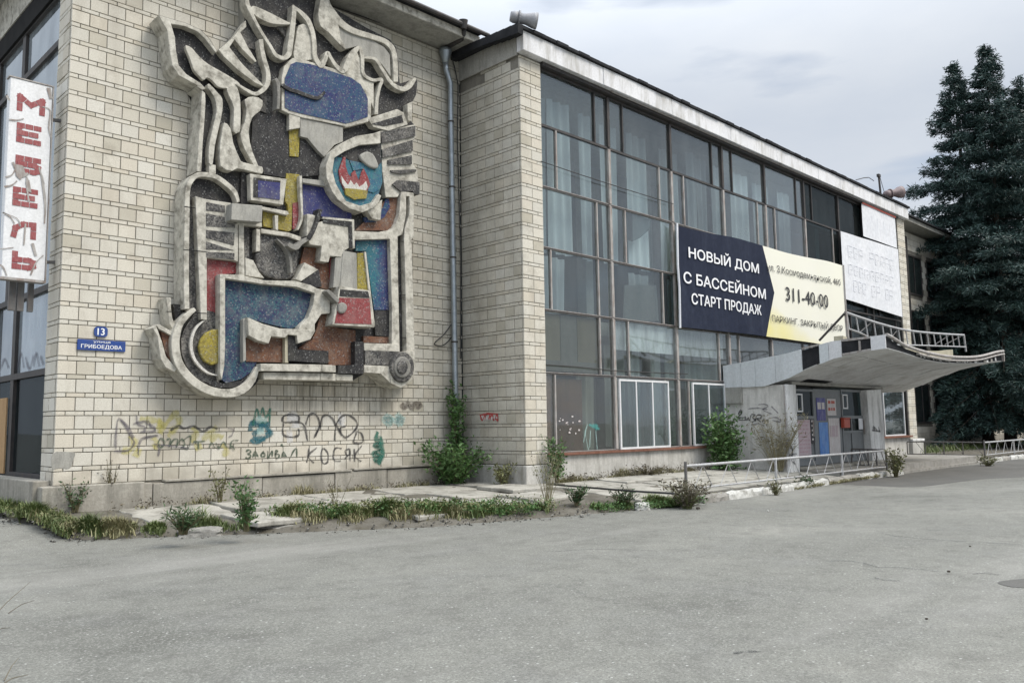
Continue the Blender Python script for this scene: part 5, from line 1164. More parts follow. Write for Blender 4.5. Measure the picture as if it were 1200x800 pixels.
for r_, (z, a, b, h) in enumerate([(7.0, 26.0, 30.5, .42), (6.35, 25.95, 30.4, .36), (5.72, 26.3, 30.2, .42)]):
    n_ = 9
    for i in range(n_):
        if (i == 3 and r_ != 1) or (r_ == 2 and i in (6,)): continue
        xa = a+(b-a)*i/n_; w = (b-a)/n_*.72
        m = MB(); ribbon(m, [(xa, -2.162, z), (xa, -2.162, z+h), (xa+w, -2.162, z+h), (xa+w, -2.162, z+h*.5), (xa, -2.162, z+h*.5), (xa+w, -2.162, z), (xa, -2.162, z)][:random.choice((5, 6, 7))], .016); m.build('faint_mark', 'print_faint', WB)
WT = thing('poster', 'small white board with a red top edge tucked under the roof by the far pier', 'poster', (27.5, -2.1, 8))
wavy('sheet', 'paper_white', WT, 27.55, 30.9, lambda x: 8.0+.0*(x-27), lambda x: 9.29+.02*(x-27.5), -2.13, 20, 6, amp=.012)
MB().box(27.55, 30.9, -2.165, -2.15, 9.27, 9.33).build('top_edge', 'box_red', WT)
for i in range(4):
    xa = 28.0+i*.62; ribbon(MB(), [(xa, -2.147, 8.35), (xa+.05, -2.147, 8.95), (xa+.3, -2.147, 8.4), (xa+.42, -2.147, 8.95)], .016).build('faint_mark', 'print_faint', WT)
# posters and notices at the entrance
def poster(name, label, mt, px0, px1, z0, z1, y=YD-.055, rows=0, rm='poster_pale'):
    a, b = dx(px0), dx(px1); t = thing(name, label, 'poster', (a, y, z0)); MB().box(a, b, y-.006, y+.006, z0, z1).build('sheet', mt, t)
    for i in range(rows):
        zz = z1-(z1-z0)*(i+.7)/(rows+.4); m = MB(); x = a+.06
        while x < b-.15:
            w = random.uniform(.08, .25); m.box(x, min(x+w, b-.05), y-.009, y-.0065, zz, zz+(z1-z0)/(rows+.4)*.42); x += w+.05
        m.build('print_line', rm, t)
poster('poster', 'pale pink notice sheet with rows of text on the left door', 'poster_pink', 931.5, 946, -.02, .98, rows=9, rm='poster_dim')
poster('poster', 'narrow black notice with white marks beside the pink sheet', 'print_black', 946.6, 951.2, .3, 1.0, rows=5)
poster('poster', 'tall bright blue poster between the two doors', 'poster_blue', 957.5, 968, -.05, .90, y=YD-.03)
poster('poster', 'dark blue poster above the bright blue one', 'poster_navy', 955.8, 966, .95, 1.62, y=YD-.03, rows=1, rm='poster_pale')
poster('poster', 'tall pale poster with a dark figure left of the red box', 'poster_pale', 968.8, 981.5, -.1, 1.02, y=YD-.03, rows=1, rm='poster_pink')
poster('poster', 'small pale poster with a red print above the pale one', 'poster_pale', 968.3, 978.5, 1.1, 1.6, y=YD-.03, rows=2, rm='box_red')
poster('poster', 'small white notice on the right door', 'paper_white', 1003.5, 1008, .66, 1.0, y=YD-.05)
rb = thing('letter_box', 'small orange red box hung on the frame of the entrance door', 'box', (dx(983), YD-.12, .75)); bevel(MB().box(dx(982.5), dx(989.5), YD-.16, YD-.05, .72, 1.0).build('body', 'box_red', rb), .015); bevel(MB().box(dx(982.2), dx(989.8), YD-.175, YD-.05, 1.0, 1.03).build('lid', 'box_red', rb), .006)
# ------------------------------------------------------------------ curtains
def curtain(x0, x1, z0, z1, y, mt, label, grp, seed):
    r_ = random.Random(seed); n_ = max(24, int((x1-x0)*26)); ph = r_.uniform(0, 6); vs = []; q = []; fq = r_.uniform(16, 22)
    for i in range(n_+1):
        for j in range(5):
            u, v = i/n_, j/4; x = x0+(x1-x0)*u; sw = .06*math.sin(3*u+ph)*(1-v)
            vs.append((x+sw, y+.05*math.sin(x*fq+ph)+.03*math.sin(x*5+ph*2), z0+(z1-z0)*v+.03*math.sin(x*4+ph)*(1-v)))
    for i in range(n_):
        for j in range(4): a = i*5+j; q.append((a, a+5, a+6, a+1))
    return tag(MB().add(vs, q).build('curtain', mt, smooth=True), label, 'curtain', grp)
k = 0
for i in range(5):
    a, b = XE[i], XE[i+1]
    spans = [[(.02, .30), (.30, .58), (.78, .98)], [(.10, .34), (.44, .80)], [(.06, .40), (.52, .72), (.8, .97)], [(.05, .36), (.5, .9)], [(.1, .42), (.6, .92)]][i]
    for s, (u, v) in enumerate(spans):
        k += 1
        curtain(a+(b-a)*u, a+(b-a)*v, 5.08, 8.95-.03*k % .2, -1.45-.1*(s % 2), 'curtain', f'pale {ORD[s]} drape from the left behind upper panes, {ORD[i]} bay from the pier', 'pale curtains behind the upper panes', k)
for i, spans in enumerate([[(.06, .5)], [(.45, .78)], [(.1, .5)]]):
    for s, (u, v) in enumerate(spans):
        a, b = XE[i], XE[i+1]; k += 1
        curtain(a+(b-a)*u, a+(b-a)*v, 3.6, 4.95, -1.5, 'curtain', f'short pale curtain level with the banner foot, {ORD[i]} bay from the pier', 'short curtains below the upper panes', k)
for i, spans in enumerate([[(.62, .95)], [(.05, .38), (.40, .62), (.78, .98)], [(.02, .3), (.35, .75), (.78, .98)]]):
    for s, (u, v) in enumerate(spans):
        a, b = XE[i], XE[i+1]; k += 1
        curtain(a+(b-a)*u, a+(b-a)*v, .35, 2.95, -1.5, 'curtain_dark', f'grey green {ORD[s]} curtain from the left, ground floor, {ORD[i]} bay from the pier', 'dim curtains on the ground floor', k)
curtain(29, 31, .4, 2.1, -1.5, 'curtain', 'teal tinted curtain in the window right of the entrance', None, 99)
# ------------------------------------------------------------------ graffiti (thin layers of paint on the walls)
GN = [0]
def graf(label, groups, plane=('Y', -.006), cat='graffiti'):
    GN[0] += 1; t = thing('graffiti', label, cat, (0, 0, 0)); k = 0
    for mat, w, strokes in groups:
        for st in strokes:
            m = MB(); k += 1; off = -.0004*k-.0008
            P = smooth_line(st, 5) if len(st) > 2 else [np.array(p, float) for p in st]
            if plane[0] == 'Y': ribbon(m, [at(p[0], p[1], Y=plane[1]+off) for p in P], w)
            else: ribbon(m, [at(p[0], p[1], X=plane[1]+off) for p in P], w, (-1, 0, 0))
            m.build('stroke', mat, t)
    pts = [c for c in t.children]; return t
def blob(cx, cy, rx, ry, n=3, seed=0):
    """zigzag filling of a sprayed spot"""
    r_ = random.Random(seed); return [[(cx-rx+2*rx*i/(n*2)+r_.gauss(0, .6), cy+(ry if i % 2 else -ry)*r_.uniform(.6, 1)) for i in range(n*2+1)]]
def fromcrop(x0, y0, s, L_): return [[(x0+x/s, y0+y/s) for x, y in st] for st in L_]
graf('sprawling yellow and grey tag with looping letters on the wall under the relief', [
    ('spray_yellow', .085, fromcrop(130, 470, 6, [[(200,120),(260,130),(330,140),(360,180),(340,230)], [(345,110),(350,190),(430,110),(480,70)], [(400,250),(440,200),(480,150),(470,110)], [(130,240),(165,290),(130,340),(70,350)], [(560,290),(600,220),(570,180)], [(640,280),(700,220),(750,180)], [(700,290),(740,240),(790,260)], [(790,390),(810,340),(780,300)], [(310,340),(320,290),(300,250)], [(170,390),(200,330)], [(590,330),(640,310)]])),
    ('spray_faint', .03, fromcrop(130, 470, 6, [[(30,340),(55,120),(150,260),(160,300),(120,345),(20,350)], [(60,125),(130,190),(160,260)], [(180,95),(190,160),(240,180),(230,220)], [(190,385),(215,265),(330,240),(200,265)], [(240,150),(300,180),(300,210),(200,215)], [(330,390),(340,340),(325,310)], [(150,160),(260,140),(280,190)]])),
    ('spray_black', .032, fromcrop(130, 470, 6, [[(415,205),(480,170),(510,190),(580,175),(650,210),(700,180),(755,195)]])),
    ('spray_pen', .022, fromcrop(130, 470, 6, [[(330,300),(350,260),(380,290),(350,325),(335,300)], [(390,270),(420,265),(410,320),(440,270),(470,270),(460,330)], [(470,300),(500,265),(520,300),(490,330)], [(500,280),(560,245),(545,330),(500,320)], [(580,285),(660,280)], [(615,285),(615,335)], [(690,330),(710,290),(730,330)], [(740,290),(760,330),(790,285),(820,330)], [(840,340),(850,280),(900,275)], [(850,310),(870,340)]])),
    ('spray_faint', .02, fromcrop(130, 470, 6, [[(820,190),(860,200),(850,240),(825,250)], [(545,330),(300,300)]]))])
graf('green and teal sprayed figure with spikes under the middle of the relief', [
    ('spray_teal', .07, fromcrop(280, 470, 5.714, [[(80,200),(75,160),(110,140),(150,170),(120,200),(90,230)], [(90,240),(140,250),(210,225),(200,190)], [(150,150),(150,200)], [(170,150),(200,200),(175,220)], [(85,150),(210,150)], [(70,260),(130,270),(180,250)]])),
    ('spray_green', .03, fromcrop(280, 470, 5.714, [[(100,130),(120,50),(140,110),(160,45),(180,110),(210,45)], [(210,45),(205,140)], [(95,160),(100,120)], [(130,140),(190,140)]])),
    ('spray_mint', .09, fromcrop(280, 470, 5.714, [[(110,130),(150,120),(190,130)], [(120,200),(170,200)]]))])
graf('large black bubble letters tag on the wall right of the green figure', [
    ('spray_white', .16, fromcrop(280, 470, 5.714, [[(320,110),(370,120),(380,180)], [(320,240),(360,235)], [(665,130),(690,125),(680,160)]])),
    ('spray_black', .034, fromcrop(280, 470, 5.714, [[(460,270),(440,170),(400,140),(300,140),(300,100),(350,90),(400,100),(400,145)], [(300,145),(295,220),(350,240),(400,225),(400,180)], [(445,160),(470,95),(510,85),(540,150),(510,240)], [(500,250),(545,165),(545,190)], [(545,170),(560,105),(600,95),(645,150),(640,270)], [(645,160),(690,100),(740,95),(790,140),(780,190),(720,240),(690,220),(680,180),(720,165)], [(650,155),(690,230)], [(780,200),(820,215),(830,270),(770,275),(790,205)]]))])
graf('thin dark pen writing in Cyrillic reading a word of seven letters under the green figure', [
    ('spray_pen', .026, fromcrop(280, 470, 5.714, [[(45,335),(70,325),(78,340),(60,350),(80,362),(65,382),(42,375)], [(90,378),(110,335),(128,375)], [(97,362),(124,362)], [(170,335),(150,350),(152,370),(172,365),(172,350),(152,350)], [(195,330),(195,378),(222,332),(222,376)], [(245,378),(245,330),(258,335),(246,352),(268,355),(266,375),(246,378)], [(285,376),(300,340),(318,374)], [(290,364),(312,364)], [(345,376),(365,335),(385,318),(388,378)], [(280,300),(290,290),(296,305)]]))])
graf('tall black letters spelling a Cyrillic word of five letters low on the wall', [
    ('spray_black', .028, fromcrop(280, 470, 5.714, [[(468,310),(465,360),(452,412)], [(525,308),(465,365),(505,415)], [(565,310),(550,350),(562,412),(592,408),(596,350),(565,310)], [(690,318),(650,312),(632,350),(640,395),(685,400)], [(742,318),(712,330),(725,362),(745,350),(742,318),(745,405)], [(728,362),(710,385)], [(772,318),(775,405)], [(828,292),(778,362),(822,405)]]))])
graf('dark green sprayed fir shaped patch near the right end of the side wall', [
    ('spray_green', .085, [[(443,505),(441,514),(445,520),(438,522),(447,527),(437,531),(448,535),(439,539),(447,542)], [(446,510),(447,520),(449,530),(443,544)]])])
graf('two pale mint sprayed patches on bricks near the right end of the side wall', [
    ('spray_mint', .12, blob(455, 492, 5, 5, 3, 1)+blob(468, 492, 5, 6, 3, 2))])
graf('small red sprayed tag on the shaded flank of the brick pier', [
    ('spray_white', .10, [[(562,488),(570,489),(583,490)]]), ('spray_red', .03, fromcrop(480, 440, 5, [[(412,222),(425,262),(440,230)], [(440,262),(450,225),(470,228),(462,258)], [(470,260),(482,228),(494,262),(486,248)], [(498,260),(512,228),(518,262),(500,250)], [(410,232),(470,222),(520,228)]]))], ('X', 8.775))
graf('black spiky tag on the grey side wall under the canopy', [
    ('spray_black', .03, fromcrop(840, 420, 10, [[(250,660),(280,600),(290,640),(250,690),(320,690),(330,720),(250,715)], [(330,670),(350,720),(370,690),(385,725),(400,660)], [(400,655),(450,655),(420,690),(450,720),(410,745)], [(450,740),(470,665),(520,665),(510,700),(470,700),(520,745)], [(530,740),(550,710),(560,745),(600,715),(580,790)]])),
    ('spray_faint', .025, fromcrop(840, 420, 10, [[(480,540),(560,535),(600,560),(540,600),(650,650)], [(360,590),(480,580),(600,600)], [(600,700),(700,690),(750,740),(640,720)], [(640,560),(720,640)], [(170,740),(220,700),(160,770)], [(400,780),(480,760),(560,790)]]))], ('X', VX-.006))
graf('black scrawl on the white pillar right of the doors', [
    ('spray_black', .04, fromcrop(920, 440, 6.667, [[(680,400),(700,420),(690,395),(720,425)], [(680,425),(745,435)], [(730,400),(742,440)]]))], ('Y', -3.956))
graf('scribbled black and white stickers low on the white door pillar', [
    ('spray_black', .035, fromcrop(920, 440, 6.667, [[(40,520),(60,600),(45,640)], [(70,540),(55,620),(85,650)], [(30,620),(90,610)], [(50,660),(80,690)]])), ('spray_white', .05, fromcrop(920, 440, 6.667, [[(55,500),(70,580)], [(80,600),(75,680)]]))], ('Y', VY-.105))
graf('mint coloured smear on the lowest pane beside the pier', [
    ('spray_cyan', .05, fromcrop(620, 400, 5, [[(350,485),(380,500),(415,515)], [(370,490),(400,495),(390,520)]])), ('spray_mint', .02, fromcrop(620, 400, 5, [[(330,520),(320,590)], [(360,520),(355,620)], [(390,520),(400,630)], [(345,480),(330,540),(350,640)]]))], ('Y', YG-.008))
graf('dark reflected looking scribble along the foot of the frosted pane beside the left corner', [
    ('spray_faint', .05, fromcrop(0, 320, 3.08, [[(60,350),(75,290),(85,345)], [(90,300),(105,345),(120,295)], [(118,340),(130,290),(140,340)], [(145,300),(155,330)], [(0,350),(15,310),(30,345)]]))], ('X', XW-.008))
# rust and soot stains with their own outline
graf('dark sooty stain on the bricks above the mint patches', [('soot', .10, blob(483, 475, 12, 3, 3, 5))], cat='stain')
# ------------------------------------------------------------------ vegetation
def leaves(n, centre, spread, size, seed, up=.3, shape='ball', aspect=.45):
    """n leaves as bent two-quad blades; centre: (k,3) anchor points"""
    g = np.random.default_rng(seed); Cn = np.asarray(centre)[g.integers(0, len(centre), n)]+g.normal(0, 1, (n, 3))*np.asarray(spread)
    d = g.normal(0, 1, (n, 3)); d[:, 2] = np.abs(d[:, 2])*up+.1; d /= np.linalg.norm(d, axis=1)[:, None]
    s = np.cross(d, g.normal(0, 1, (n, 3))); s /= np.linalg.norm(s, axis=1)[:, None]; ln = size*g.uniform(.55, 1.3, n)[:, None]; w = ln*aspect/2
    nr = np.cross(d, s); droop = -nr*ln*.18
    P = [Cn, Cn+d*ln*.45+s*w, Cn+d*ln+droop, Cn+d*ln*.45-s*w]
    V = np.stack(P, 1).reshape(-1, 3); F = np.arange(4*n).reshape(n, 4); return V, F
def stems(base, n, h, spread, seed, lean=(0, 0), bend=.3):
    r_ = random.Random(seed); out = []
    for i in range(n):
        a = r_.uniform(0, 6.28); rr = spread*math.sqrt(r_.random()); hh = h*r_.uniform(.65, 1.05); P = []
        for k in range(7):
            t = k/6; P.append((base[0]+.15*rr*math.cos(a)*(1-t)+rr*math.cos(a)*t**1.4+lean[0]*t*t+r_.gauss(0, .01), base[1]+rr*math.sin(a)*(.15+.85*t**1.4)+lean[1]*t*t, base[2]+hh*t-bend*rr*.3*t*t))
        out.append(P)
    return out
def plant(name, label, base, h, spread, ns, nl, size, mat, seed, cat='plant', grp=None, leafy=(.2, 1), sw=.012, aspect=.45, lspread=.05, smat='stem', lean=(0, 0), up=.5):
    t = thing(name, label, cat, tuple(map(float, base)), grp); S_ = stems(base, ns, h, spread, seed, lean); m = MB()
    for P in S_: m.tube(P, [sw*(1-.75*i/6) for i in range(7)], 4, cap=False)
    m.build('stem', smat, t)
    if nl:
        A_ = np.array([np.array(P[i])*(1-f)+np.array(P[i+1])*f for P in S_ for i in range(6) for f in (0, .35, .7) if leafy[0] <= (i+f)/6 <= leafy[1]])
        V, F = leaves(nl, A_, (lspread, lspread, lspread), size, seed, up, aspect=aspect); np_mesh('foliage', V, F, mat, t)
    return t
def gp(px, py, z=None):
    if z is None or z < -.59: return atg(px, py)
    p = at(px, py, Z=z)
    for _ in range(6): p = at(px, py, Z=.5*(p[2]+max(soil_z(p[0], p[1]), z-.15)))
    return p
plant('shrub', 'dense dark green shrub climbing round the foot of the drainpipe', (8.05, -.55, -.36), .95, 1.0, 34, 2300, .11, 'leaf_green', 11, 'shrub', leafy=(.15, 1), lspread=.09)
plant('climber', 'tall leafy shoot climbing up the drainpipe', (8.40, -.28, -.3), 2.35, .22, 9, 620, .12, 'leaf_green', 12, 'climber', leafy=(.3, 1), lspread=.06)
plant('weed', 'olive weed clump at the foot of the pier flank beside the dark shrub', (8.5, -1.6, -.36), .5, .35, 16, 420, .07, 'leaf_olive', 13, lspread=.05)
plant('shrub', 'bright green bushy shrub under the white plastic window before the canopy wall', (16.1, -2.6, -.36), 1.55, .55, 34, 2100, .13, 'leaf_green', 14, 'shrub', leafy=(.1, 1), lspread=.15)
plant('dry_grass', 'fan of tall dry grass leaning against the grey wall under the canopy', (17.05, -3.6, -.40), 1.6, .95, 85, 520, .15, 'leaf_dry', 15, 'grass', leafy=(.5, 1), sw=.008, aspect=.16, lspread=.05, smat='leaf_dry')
plant('weed', 'tall reddish brown dead weed against the plinth near the left corner', gp(128, 596, -.30), .9, .2, 14, 230, .045, 'leaf_brown', 16, lspread=.035)
plant('weed', 'low dark weed before the plinth close to the left corner', gp(88, 600, -.31), .5, .25, 10, 240, .06, 'leaf_dark', 17, lspread=.04)
plant('weed', 'leafy goosefoot weed standing alone behind the broken stone lump', gp(289, 622, -.55), .72, .28, 14, 420, .075, 'leaf_green', 18, leafy=(.2, 1), lspread=.05)
plant('weed', 'dense olive grass clump left of the broken stone lump', gp(214, 626, -.58), .38, .3, 30, 420, .12, 'leaf_dark', 19, aspect=.15, lspread=.03)
plant('weed', 'thin pale stalk with sparse leaves against the plinth', gp(257, 590, -.35), .62, .16, 7, 150, .06, 'leaf_olive', 20)
plant('weed', 'tall grey stalked weed in front of the brick pier corner', gp(642, 592, -.45), 1.0, .36, 20, 150, .06, 'leaf_olive', 21, lspread=.04, leafy=(.5, 1), smat='leaf_dry', sw=.009)
plant('weed', 'white flowered weed growing against the foot of the pier front', (9.45, -2.35, -.33), 1.0, .3, 14, 520, .09, 'leaf_green', 22, lspread=.06)
plant('weed', 'spiky dark weed on the bare concrete right of the pier', gp(676, 592, -.50), .36, .22, 22, 260, .11, 'leaf_dark', 23, aspect=.22, lspread=.03)
plant('weed', 'second spiky dark weed further along the bare concrete', gp(731, 592, -.52), .30, .30, 24, 260, .10, 'leaf_dark', 24, aspect=.22, lspread=.03)
plant('weed', 'brown and green weed heap round the first fence post', gp(806, 596, -.60), .55, .55, 60, 800, .075, 'leaf_brown', 25, lspread=.05, smat='leaf_olive', sw=.008)
plant('weed', 'light green clump at the end of the kerb by the drive', gp(1050, 559, -.62), .8, .32, 26, 420, .09, 'leaf_olive', 26, lspread=.06)
plant('weed', 'small tuft at the foot of the second fence post', gp(909, 580, -.66), .3, .2, 18, 180, .08, 'leaf_olive', 27, aspect=.2)
plant('weed', 'dark leafy weed at the plinth left of the dark shrub', gp(447, 570, -.37), .62, .28, 12, 420, .07, 'leaf_dark', 28, lspread=.05)
plant('weed', 'brownish weed between the plinth and the dark shrub', gp(470, 568, -.37), .55, .3, 12, 380, .06, 'leaf_brown', 29, lspread=.05)
plant('weed', 'low weed on the paving under the sill right of the pier', gp(690, 556, -.32), .25, .6, 30, 380, .06, 'leaf_olive', 30, lspread=.05)
plant('weed', 'wispy weed along the base of the sill wall', (12.9, -2.25, -.33), .26, .8, 36, 420, .06, 'leaf_brown', 31, lspread=.05)
plant('weed', 'dark weed patch on the kerb below the pale poster', gp(944, 571, -.6), .30, .35, 18, 260, .07, 'leaf_dark', 32, lspread=.05)
plant('weed', 'weedy tuft by the post of the far fence', gp(1158, 546, -.6), .35, .5, 18, 260, .08, 'leaf_olive', 33, lspread=.05)
plant('weed', 'thin dead stalks standing on the slabs before the side wall', gp(395, 600, -.5), .62, .3, 7, 60, .04, 'leaf_brown', 34, sw=.008)
for i, (bx, by, tx, ty) in enumerate(((-4.9, -11.9, .10, 0), (-4.55, -12.9, .12, .02))):
    pass
b0 = at(-14, 726, Z=ZA+.3); b0 = np.array([b0[0], b0[1], ZA])
tw = thing('dry_twigs', 'few thin dry stalks poking in at the left edge of the asphalt', 'twigs', tuple(at(-12, 730, Z=ZA)))
m = MB()
for a, b in (((-20, 735), (36, 681)), ((10, 718), (40, 703)), ((-8, 742), (12, 735)), ((5, 797), (22, 770)), ((-5, 806), (33, 790))):
    P0 = at(*a, Z=ZA+.005); q0 = at(*b, Y=P0[1]+.12); m.tube([tuple(P0), tuple((P0+q0)/2+np.array([0, 0, .02])), tuple(q0)], [.0045, .0035, .0015], 4)
m.build('stalk', 'leaf_brown', tw)
# strips of grass along the edge of the asphalt
def grass(label, pts, n, h, mat, seed, width):
    g = np.random.default_rng(seed); P = np.array(smooth_line(pts, 8)); i = g.integers(0, len(P)-1, n); t = g.random((n, 1)); B0 = P[i]*(1-t)+P[i+1]*t
    cl = g.normal(0, 1, (60, 2))*width; pick = g.integers(0, 60, n)
    B0 = B0+g.normal(0, .45, (n, 2))*width+.0*cl[pick]
    cn = np.array([mnoise.noise(Vector((x*2.2, y*2.2, seed))) for x, y in B0]); keep = cn > -.15; B0, cn = B0[keep], cn[keep]; n = len(B0)
    z = np.array([soil_z(x, y) for x, y in B0])-.01; hh = h*.72*g.uniform(.3, 1.2, n)*(.45+1.6*np.clip(cn+.2, 0, 1)); a = g.uniform(0, 6.28, n); w = .006+.005*g.random(n)
    dx_, dy_ = np.cos(a), np.sin(a); ln = g.uniform(.2, 1.1, n)*hh; b3 = np.stack([B0[:, 0], B0[:, 1], z], 1)
    sd_ = np.stack([-dy_*w, dx_*w, 0*w], 1); mid = b3+np.stack([dx_*ln*.35, dy_*ln*.35, hh*.65], 1); tip = b3+np.stack([dx_*ln, dy_*ln, hh], 1)
    V = np.stack([b3-sd_, b3+sd_, mid+sd_*.7, mid-sd_*.7, tip], 1).reshape(-1, 3); k = np.arange(n)[:, None]*5
    F = np.concatenate([k+np.array([[0, 1, 2]]), k+np.array([[0, 2, 3]]), k+np.array([[3, 2, 4]])]); o = np_mesh('grass', V, F, mat); return tag(o, kind='stuff')
el = lambda *P: [tuple(atg(x, y)[:2]+np.array([.0, .05])) for x, y in P]
grass('', el((-30, 596), (5, 604), (30, 616), (52, 626), (80, 631), (110, 631)), 9000, .22, 'grass', 1, .22)
grass('', el((60, 628), (100, 631), (150, 629)), 2600, .20, 'grass_dry', 2, .2)
grass('', el((180, 628), (205, 627), (262, 625), (300, 623)), 2600, .22, 'grass', 3, .2)
grass('', el((335, 618), (420, 615), (500, 612), (560, 609)), 11000, .24, 'grass', 4, .26)
grass('', el((350, 619), (450, 616), (540, 611)), 3000, .22, 'grass_dry', 5, .26)
grass('', el((540, 609), (590, 607), (640, 604)), 5000, .19, 'grass', 6, .16)
grass('', el((700, 600), (760, 596), (800, 594)), 2600, .12, 'grass', 7, .12)
grass('', el((760, 594), (820, 592)), 3000, .22, 'grass', 8, .16)
P_ = [(x, -5.33) for x in (10.5, 12, 14, 16, 18, 20)]
grass('', P_, 2600, .12, 'grass_dry', 9, .06)
V_ = [(1.0, -.35), (3, -.3), (5, -.28), (7.5, -.3)]
grass('', V_, 1500, .18, 'grass_dry', 10, .1)
grass('', [(9.6, -2.2), (12, -2.2), (15.5, -2.2)], 3200, .2, 'grass_dry', 11, .1)
grass('', [(32, -1.2), (40, -1.5), (60, -1.5)], 9000, .3, 'grass', 12, 1.2)
def cover(pts, n, size, mat, seed, width, h):
    g = np.random.default_rng(seed); P = np.array(smooth_line(pts, 8)); k = 90; i = g.integers(0, len(P)-1, k); t = g.random((k, 1)); Bc = P[i]*(1-t)+P[i+1]*t+g.normal(0, .4, (k, 2))*width
    An = np.array([(x, y, soil_z(x, y)+h*g.uniform(.1, 1)) for x, y in Bc for _ in range(4)]); V, F = leaves(n, An, (.07, .07, .035), size, seed, .6); return tag(np_mesh('weeds', V, F, mat), kind='stuff')
cover(el((-30, 596), (5, 604), (30, 616), (52, 626), (80, 631), (150, 629)), 1500, .05, 'leaf_olive', 41, .26, .08)
cover(el((335, 618), (420, 615), (500, 612), (560, 609), (640, 605)), 5200, .055, 'leaf_green', 42, .30, .15)
cover(el((335, 618), (420, 615), (500, 612), (560, 609), (640, 605)), 3600, .05, 'leaf_olive', 43, .34, .2)
cover([(.8, -.4), (3, -.35), (6, -.3), (8, -.35)], 700, .05, 'leaf_brown', 44, .12, .12)
cover([(9.8, -2.25), (13, -2.25), (16.5, -2.3)], 1500, .05, 'leaf_brown', 45, .12, .15)
cover(el((700, 601), (760, 597), (830, 592)), 1200, .05, 'leaf_green', 46, .1, .08)
# broken lump of concrete, pebbles and litter
def rock(name, label, c, s, mat, seed, cat='stone'):
    bm = bmesh.new(); bmesh.ops.create_icosphere(bm, subdivisions=3, radius=1)
    for v in bm.verts:
        f = 1+.22*mnoise.fractal(v.co*1.6+Vector((seed, 0, 0)), 1, 2, 3); q_ = max(abs(v.co.x), abs(v.co.y), abs(v.co.z)); v.co = v.co/q_**.6*f; v.co.x *= s[0]; v.co.y *= s[1]; v.co.z *= s[2]
    me = bpy.data.meshes.new(name); bm.to_mesh(me); bm.free(); o = link_mesh(name, me, mat, loc=tuple(map(float, c))); o.rotation_euler = (0, 0, -.5); return tag(o, label, cat)
rock('concrete_lump', 'flat broken lump of concrete lying at the edge of the asphalt', atg(236, 628)+np.array([0, .05, .03]), (.34, .15, .10), 'stone', 3)
rock('concrete_lump', 'low grey slab of broken concrete right of the goosefoot weed', atg(322, 622)+np.array([0, .05, .03]), (.36, .18, .08), 'stone', 8)
rock('stone', 'pale rounded stone at the end of the concrete before the first fence post', atg(752, 597)+np.array([0, 0, .04]), (.14, .12, .10), 'kerb_white', 5)
for i, (px, py, s) in enumerate([(262, 626, .03), (302, 624, .025), (682, 606, .04), (690, 604, .03), (1112, 672, .016), (818, 597, .035), (900, 600, .018), (1137, 642, .012), (630, 600, .04), (1086, 728, .011)]):
    rock('pebble', ['small white pebble beside the broken lump', 'small pebble left of the low grey slab', 'dark pebble at the asphalt edge below the spiky weed', 'second dark pebble at the asphalt edge below the spiky weed', 'flat dark scrap on the open asphalt near the right edge', 'dark scrap on the asphalt below the first fence post', 'small stone on the asphalt below the white kerb', 'small dark scrap on the asphalt far right above the flat one', 'grey pebble in the grass by the tall grey stalked weed', 'tiny dark pebble on the open asphalt at lower right'][i], gp(px, py)+np.array([0, 0, .02+s*.3]), (s, s*.8, s*.6), 'kerb_white' if i in (0, 6) else 'bark' if i in (4, 5, 7, 9) else 'stone', i+20, 'pebble' if i not in (4, 5, 7) else 'scrap')
# crumbs of asphalt and concrete along the edge
g = np.random.default_rng(77); P = np.array([e for e in EDGE if e[0] < 11 and e[1] < 3.]); V = []; F = []
for k in range(1500):
    i = g.integers(0, len(P)-1); t = g.random(); c = P[i]*(1-t)+P[i+1]*t+g.normal(0, .16, 2)+np.array([.03, .10]); s = .006+.028*g.random()**3.5
    A_i = np.argmin(((A-c)**2).sum(1)); ins = c[1] > A[A_i][1]; z = (soil_z(*c) if ins else gz(*c))+s*.3
    q_ = np.array([(1, 0, 0), (-1, 0, 0), (0, 1, 0), (0, -1, 0), (0, 0, .7), (0, 0, -.7)])*s*g.uniform(.6, 1.3, (6, 3))+np.array([c[0], c[1], z]); o_ = len(V)*6
    V.append(q_); F += [(o_+a, o_+b, o_+d) for a in (0, 1) for b in (2, 3) for d in (4, 5)]
o = np_mesh('rubble', np.concatenate(V), np.array(F), 'stone'); tag(o, kind='stuff')
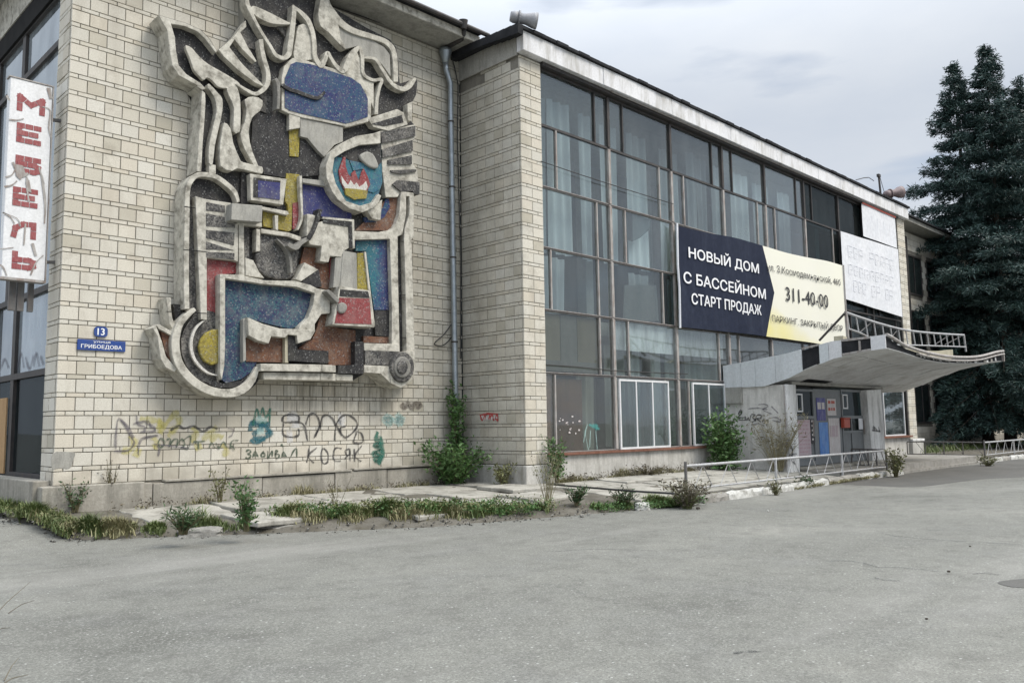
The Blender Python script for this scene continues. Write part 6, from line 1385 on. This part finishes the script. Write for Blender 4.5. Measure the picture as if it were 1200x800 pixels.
# ------------------------------------------------------------------ spruces
def spruce(label, base, top, seed, rad, dens=1.0, low=2.6):
    g = np.random.default_rng(seed); base = np.array(base, float); top = np.array(top, float); H = top[2]-base[2]
    t = thing('spruce', label, 'spruce', tuple(base), 'dark spruces right of the building')
    ax = lambda h: base+(top-base)*np.array([(h/H)**1.15, (h/H)**1.15, h/H])
    m = MB(); hs = [0, .4, 1.5, H*.2, H*.4, H*.6, H*.8, H*.97]; m.tube([tuple(ax(h)) for h in hs], [.36, .29, .25, .22, .17, .12, .07, .02], 9); m.build('trunk', 'bark', t, smooth=True)
    br = MB(); tufts = []; dirs = []
    h = low; phi = g.uniform(0, 6)
    while h < H-.15:
        f = (h-low)/(H-low); L_ = rad*min(1, (1-f)/.64)**1.2*(.82+.18*min(1, (h-low+1.2)/3.))+.12; n = int(5+g.integers(0, 3))
        for k in range(n):
            phi += 2*math.pi/n+g.normal(0, .22); Lb = L_*g.uniform(.5, 1.2); 
            if g.random() < .16: continue
            o = ax(h+g.normal(0, .12)); d = np.array([math.cos(phi), math.sin(phi), 0]); P = []
            rise = .25*(f-.25); droop = .5*(1-f)+.05
            for s in np.linspace(0, 1, 7): P.append(o+d*Lb*s+np.array([0, 0, Lb*(rise*s-droop*s*s+.20*max(0, s-.6)**1.3*2)]))
            br.tube([tuple(p) for p in P], [max(.012, .045*(1-f))*(1-.8*i/6) for i in range(7)], 4, cap=False)
            P = np.array(P); side = np.array([-d[1], d[0], 0])
            nt = int(max(5, Lb*15*dens))
            for q_ in range(nt):
                s = g.uniform(.12, 1)**.8; i = min(5, int(s*6)); p = P[i]+(P[i+1]-P[i])*(s*6-i); w = Lb*.34*(1-s*.72)*g.uniform(.15, 1)*g.choice((-1, 1))
                pp_ = p+side*w+d*abs(w)*.45+np.array([0, 0, -abs(w)*.22+g.normal(0, .03)]); dd = d*.75+side*np.sign(w)*.6+np.array([0, 0, -.18+g.normal(0, .22)])
                tufts.append(pp_); dirs.append(dd/np.linalg.norm(dd))
        h += (.50*(1-f)+.26)*g.uniform(.8, 1.25)
    tag(br.build('branch', 'bark', t), kind='stuff')
    T = np.array(tufts); D = np.array(dirs); n = len(T)
    # leader shoot
    V = []; reps = 12
    for r_ in range(reps):
        d = D+g.normal(0, .55, (n, 3)); d /= np.linalg.norm(d, axis=1)[:, None]; ln = g.uniform(.10, .30, n)[:, None]; s = np.cross(d, g.normal(0, 1, (n, 3))); s /= np.linalg.norm(s, axis=1)[:, None]; w = g.uniform(.013, .030, n)[:, None]
        o = T+g.normal(0, .085, (n, 3)); V.append(np.stack([o-s*w*.6, o+s*w*.6, o+d*ln*.6+s*w, o+d*ln, o+d*ln*.6-s*w], 1))
    V = np.concatenate(V); nn = len(V); k = int(nn*.8); idx = g.permutation(nn); V = V[idx]
    for a, mt in ((V[:k], 'needles'), (V[k:], 'needles_tip')):
        F = np.arange(len(a)*5).reshape(-1, 5); tag(np_mesh('crown', a.reshape(-1, 3), F, mt, t), kind='stuff')
    return t
def tip(px, py, Y): return at(px, py, Y=Y)
zb = -.45
b1 = at(1159, 522, Z=zb); b2 = at(1185, 523, Z=zb)
spruce('tall dark spruce nearest the building with its top left of the others', b1, tip(1115, 74, b1[1]), 1, 4.9, 1.35, 1.7)
spruce('tallest dark spruce with a leaning trunk in the middle of the three', b2, tip(1154, 52, b2[1]), 2, 4.9, 1.35, 1.7)
b3 = at(1245, 520, Z=zb)
spruce('dark spruce at the right edge of the photograph behind the fence', b3, tip(1191, 88, b3[1]), 3, 4.9, 1.35, 1.7)
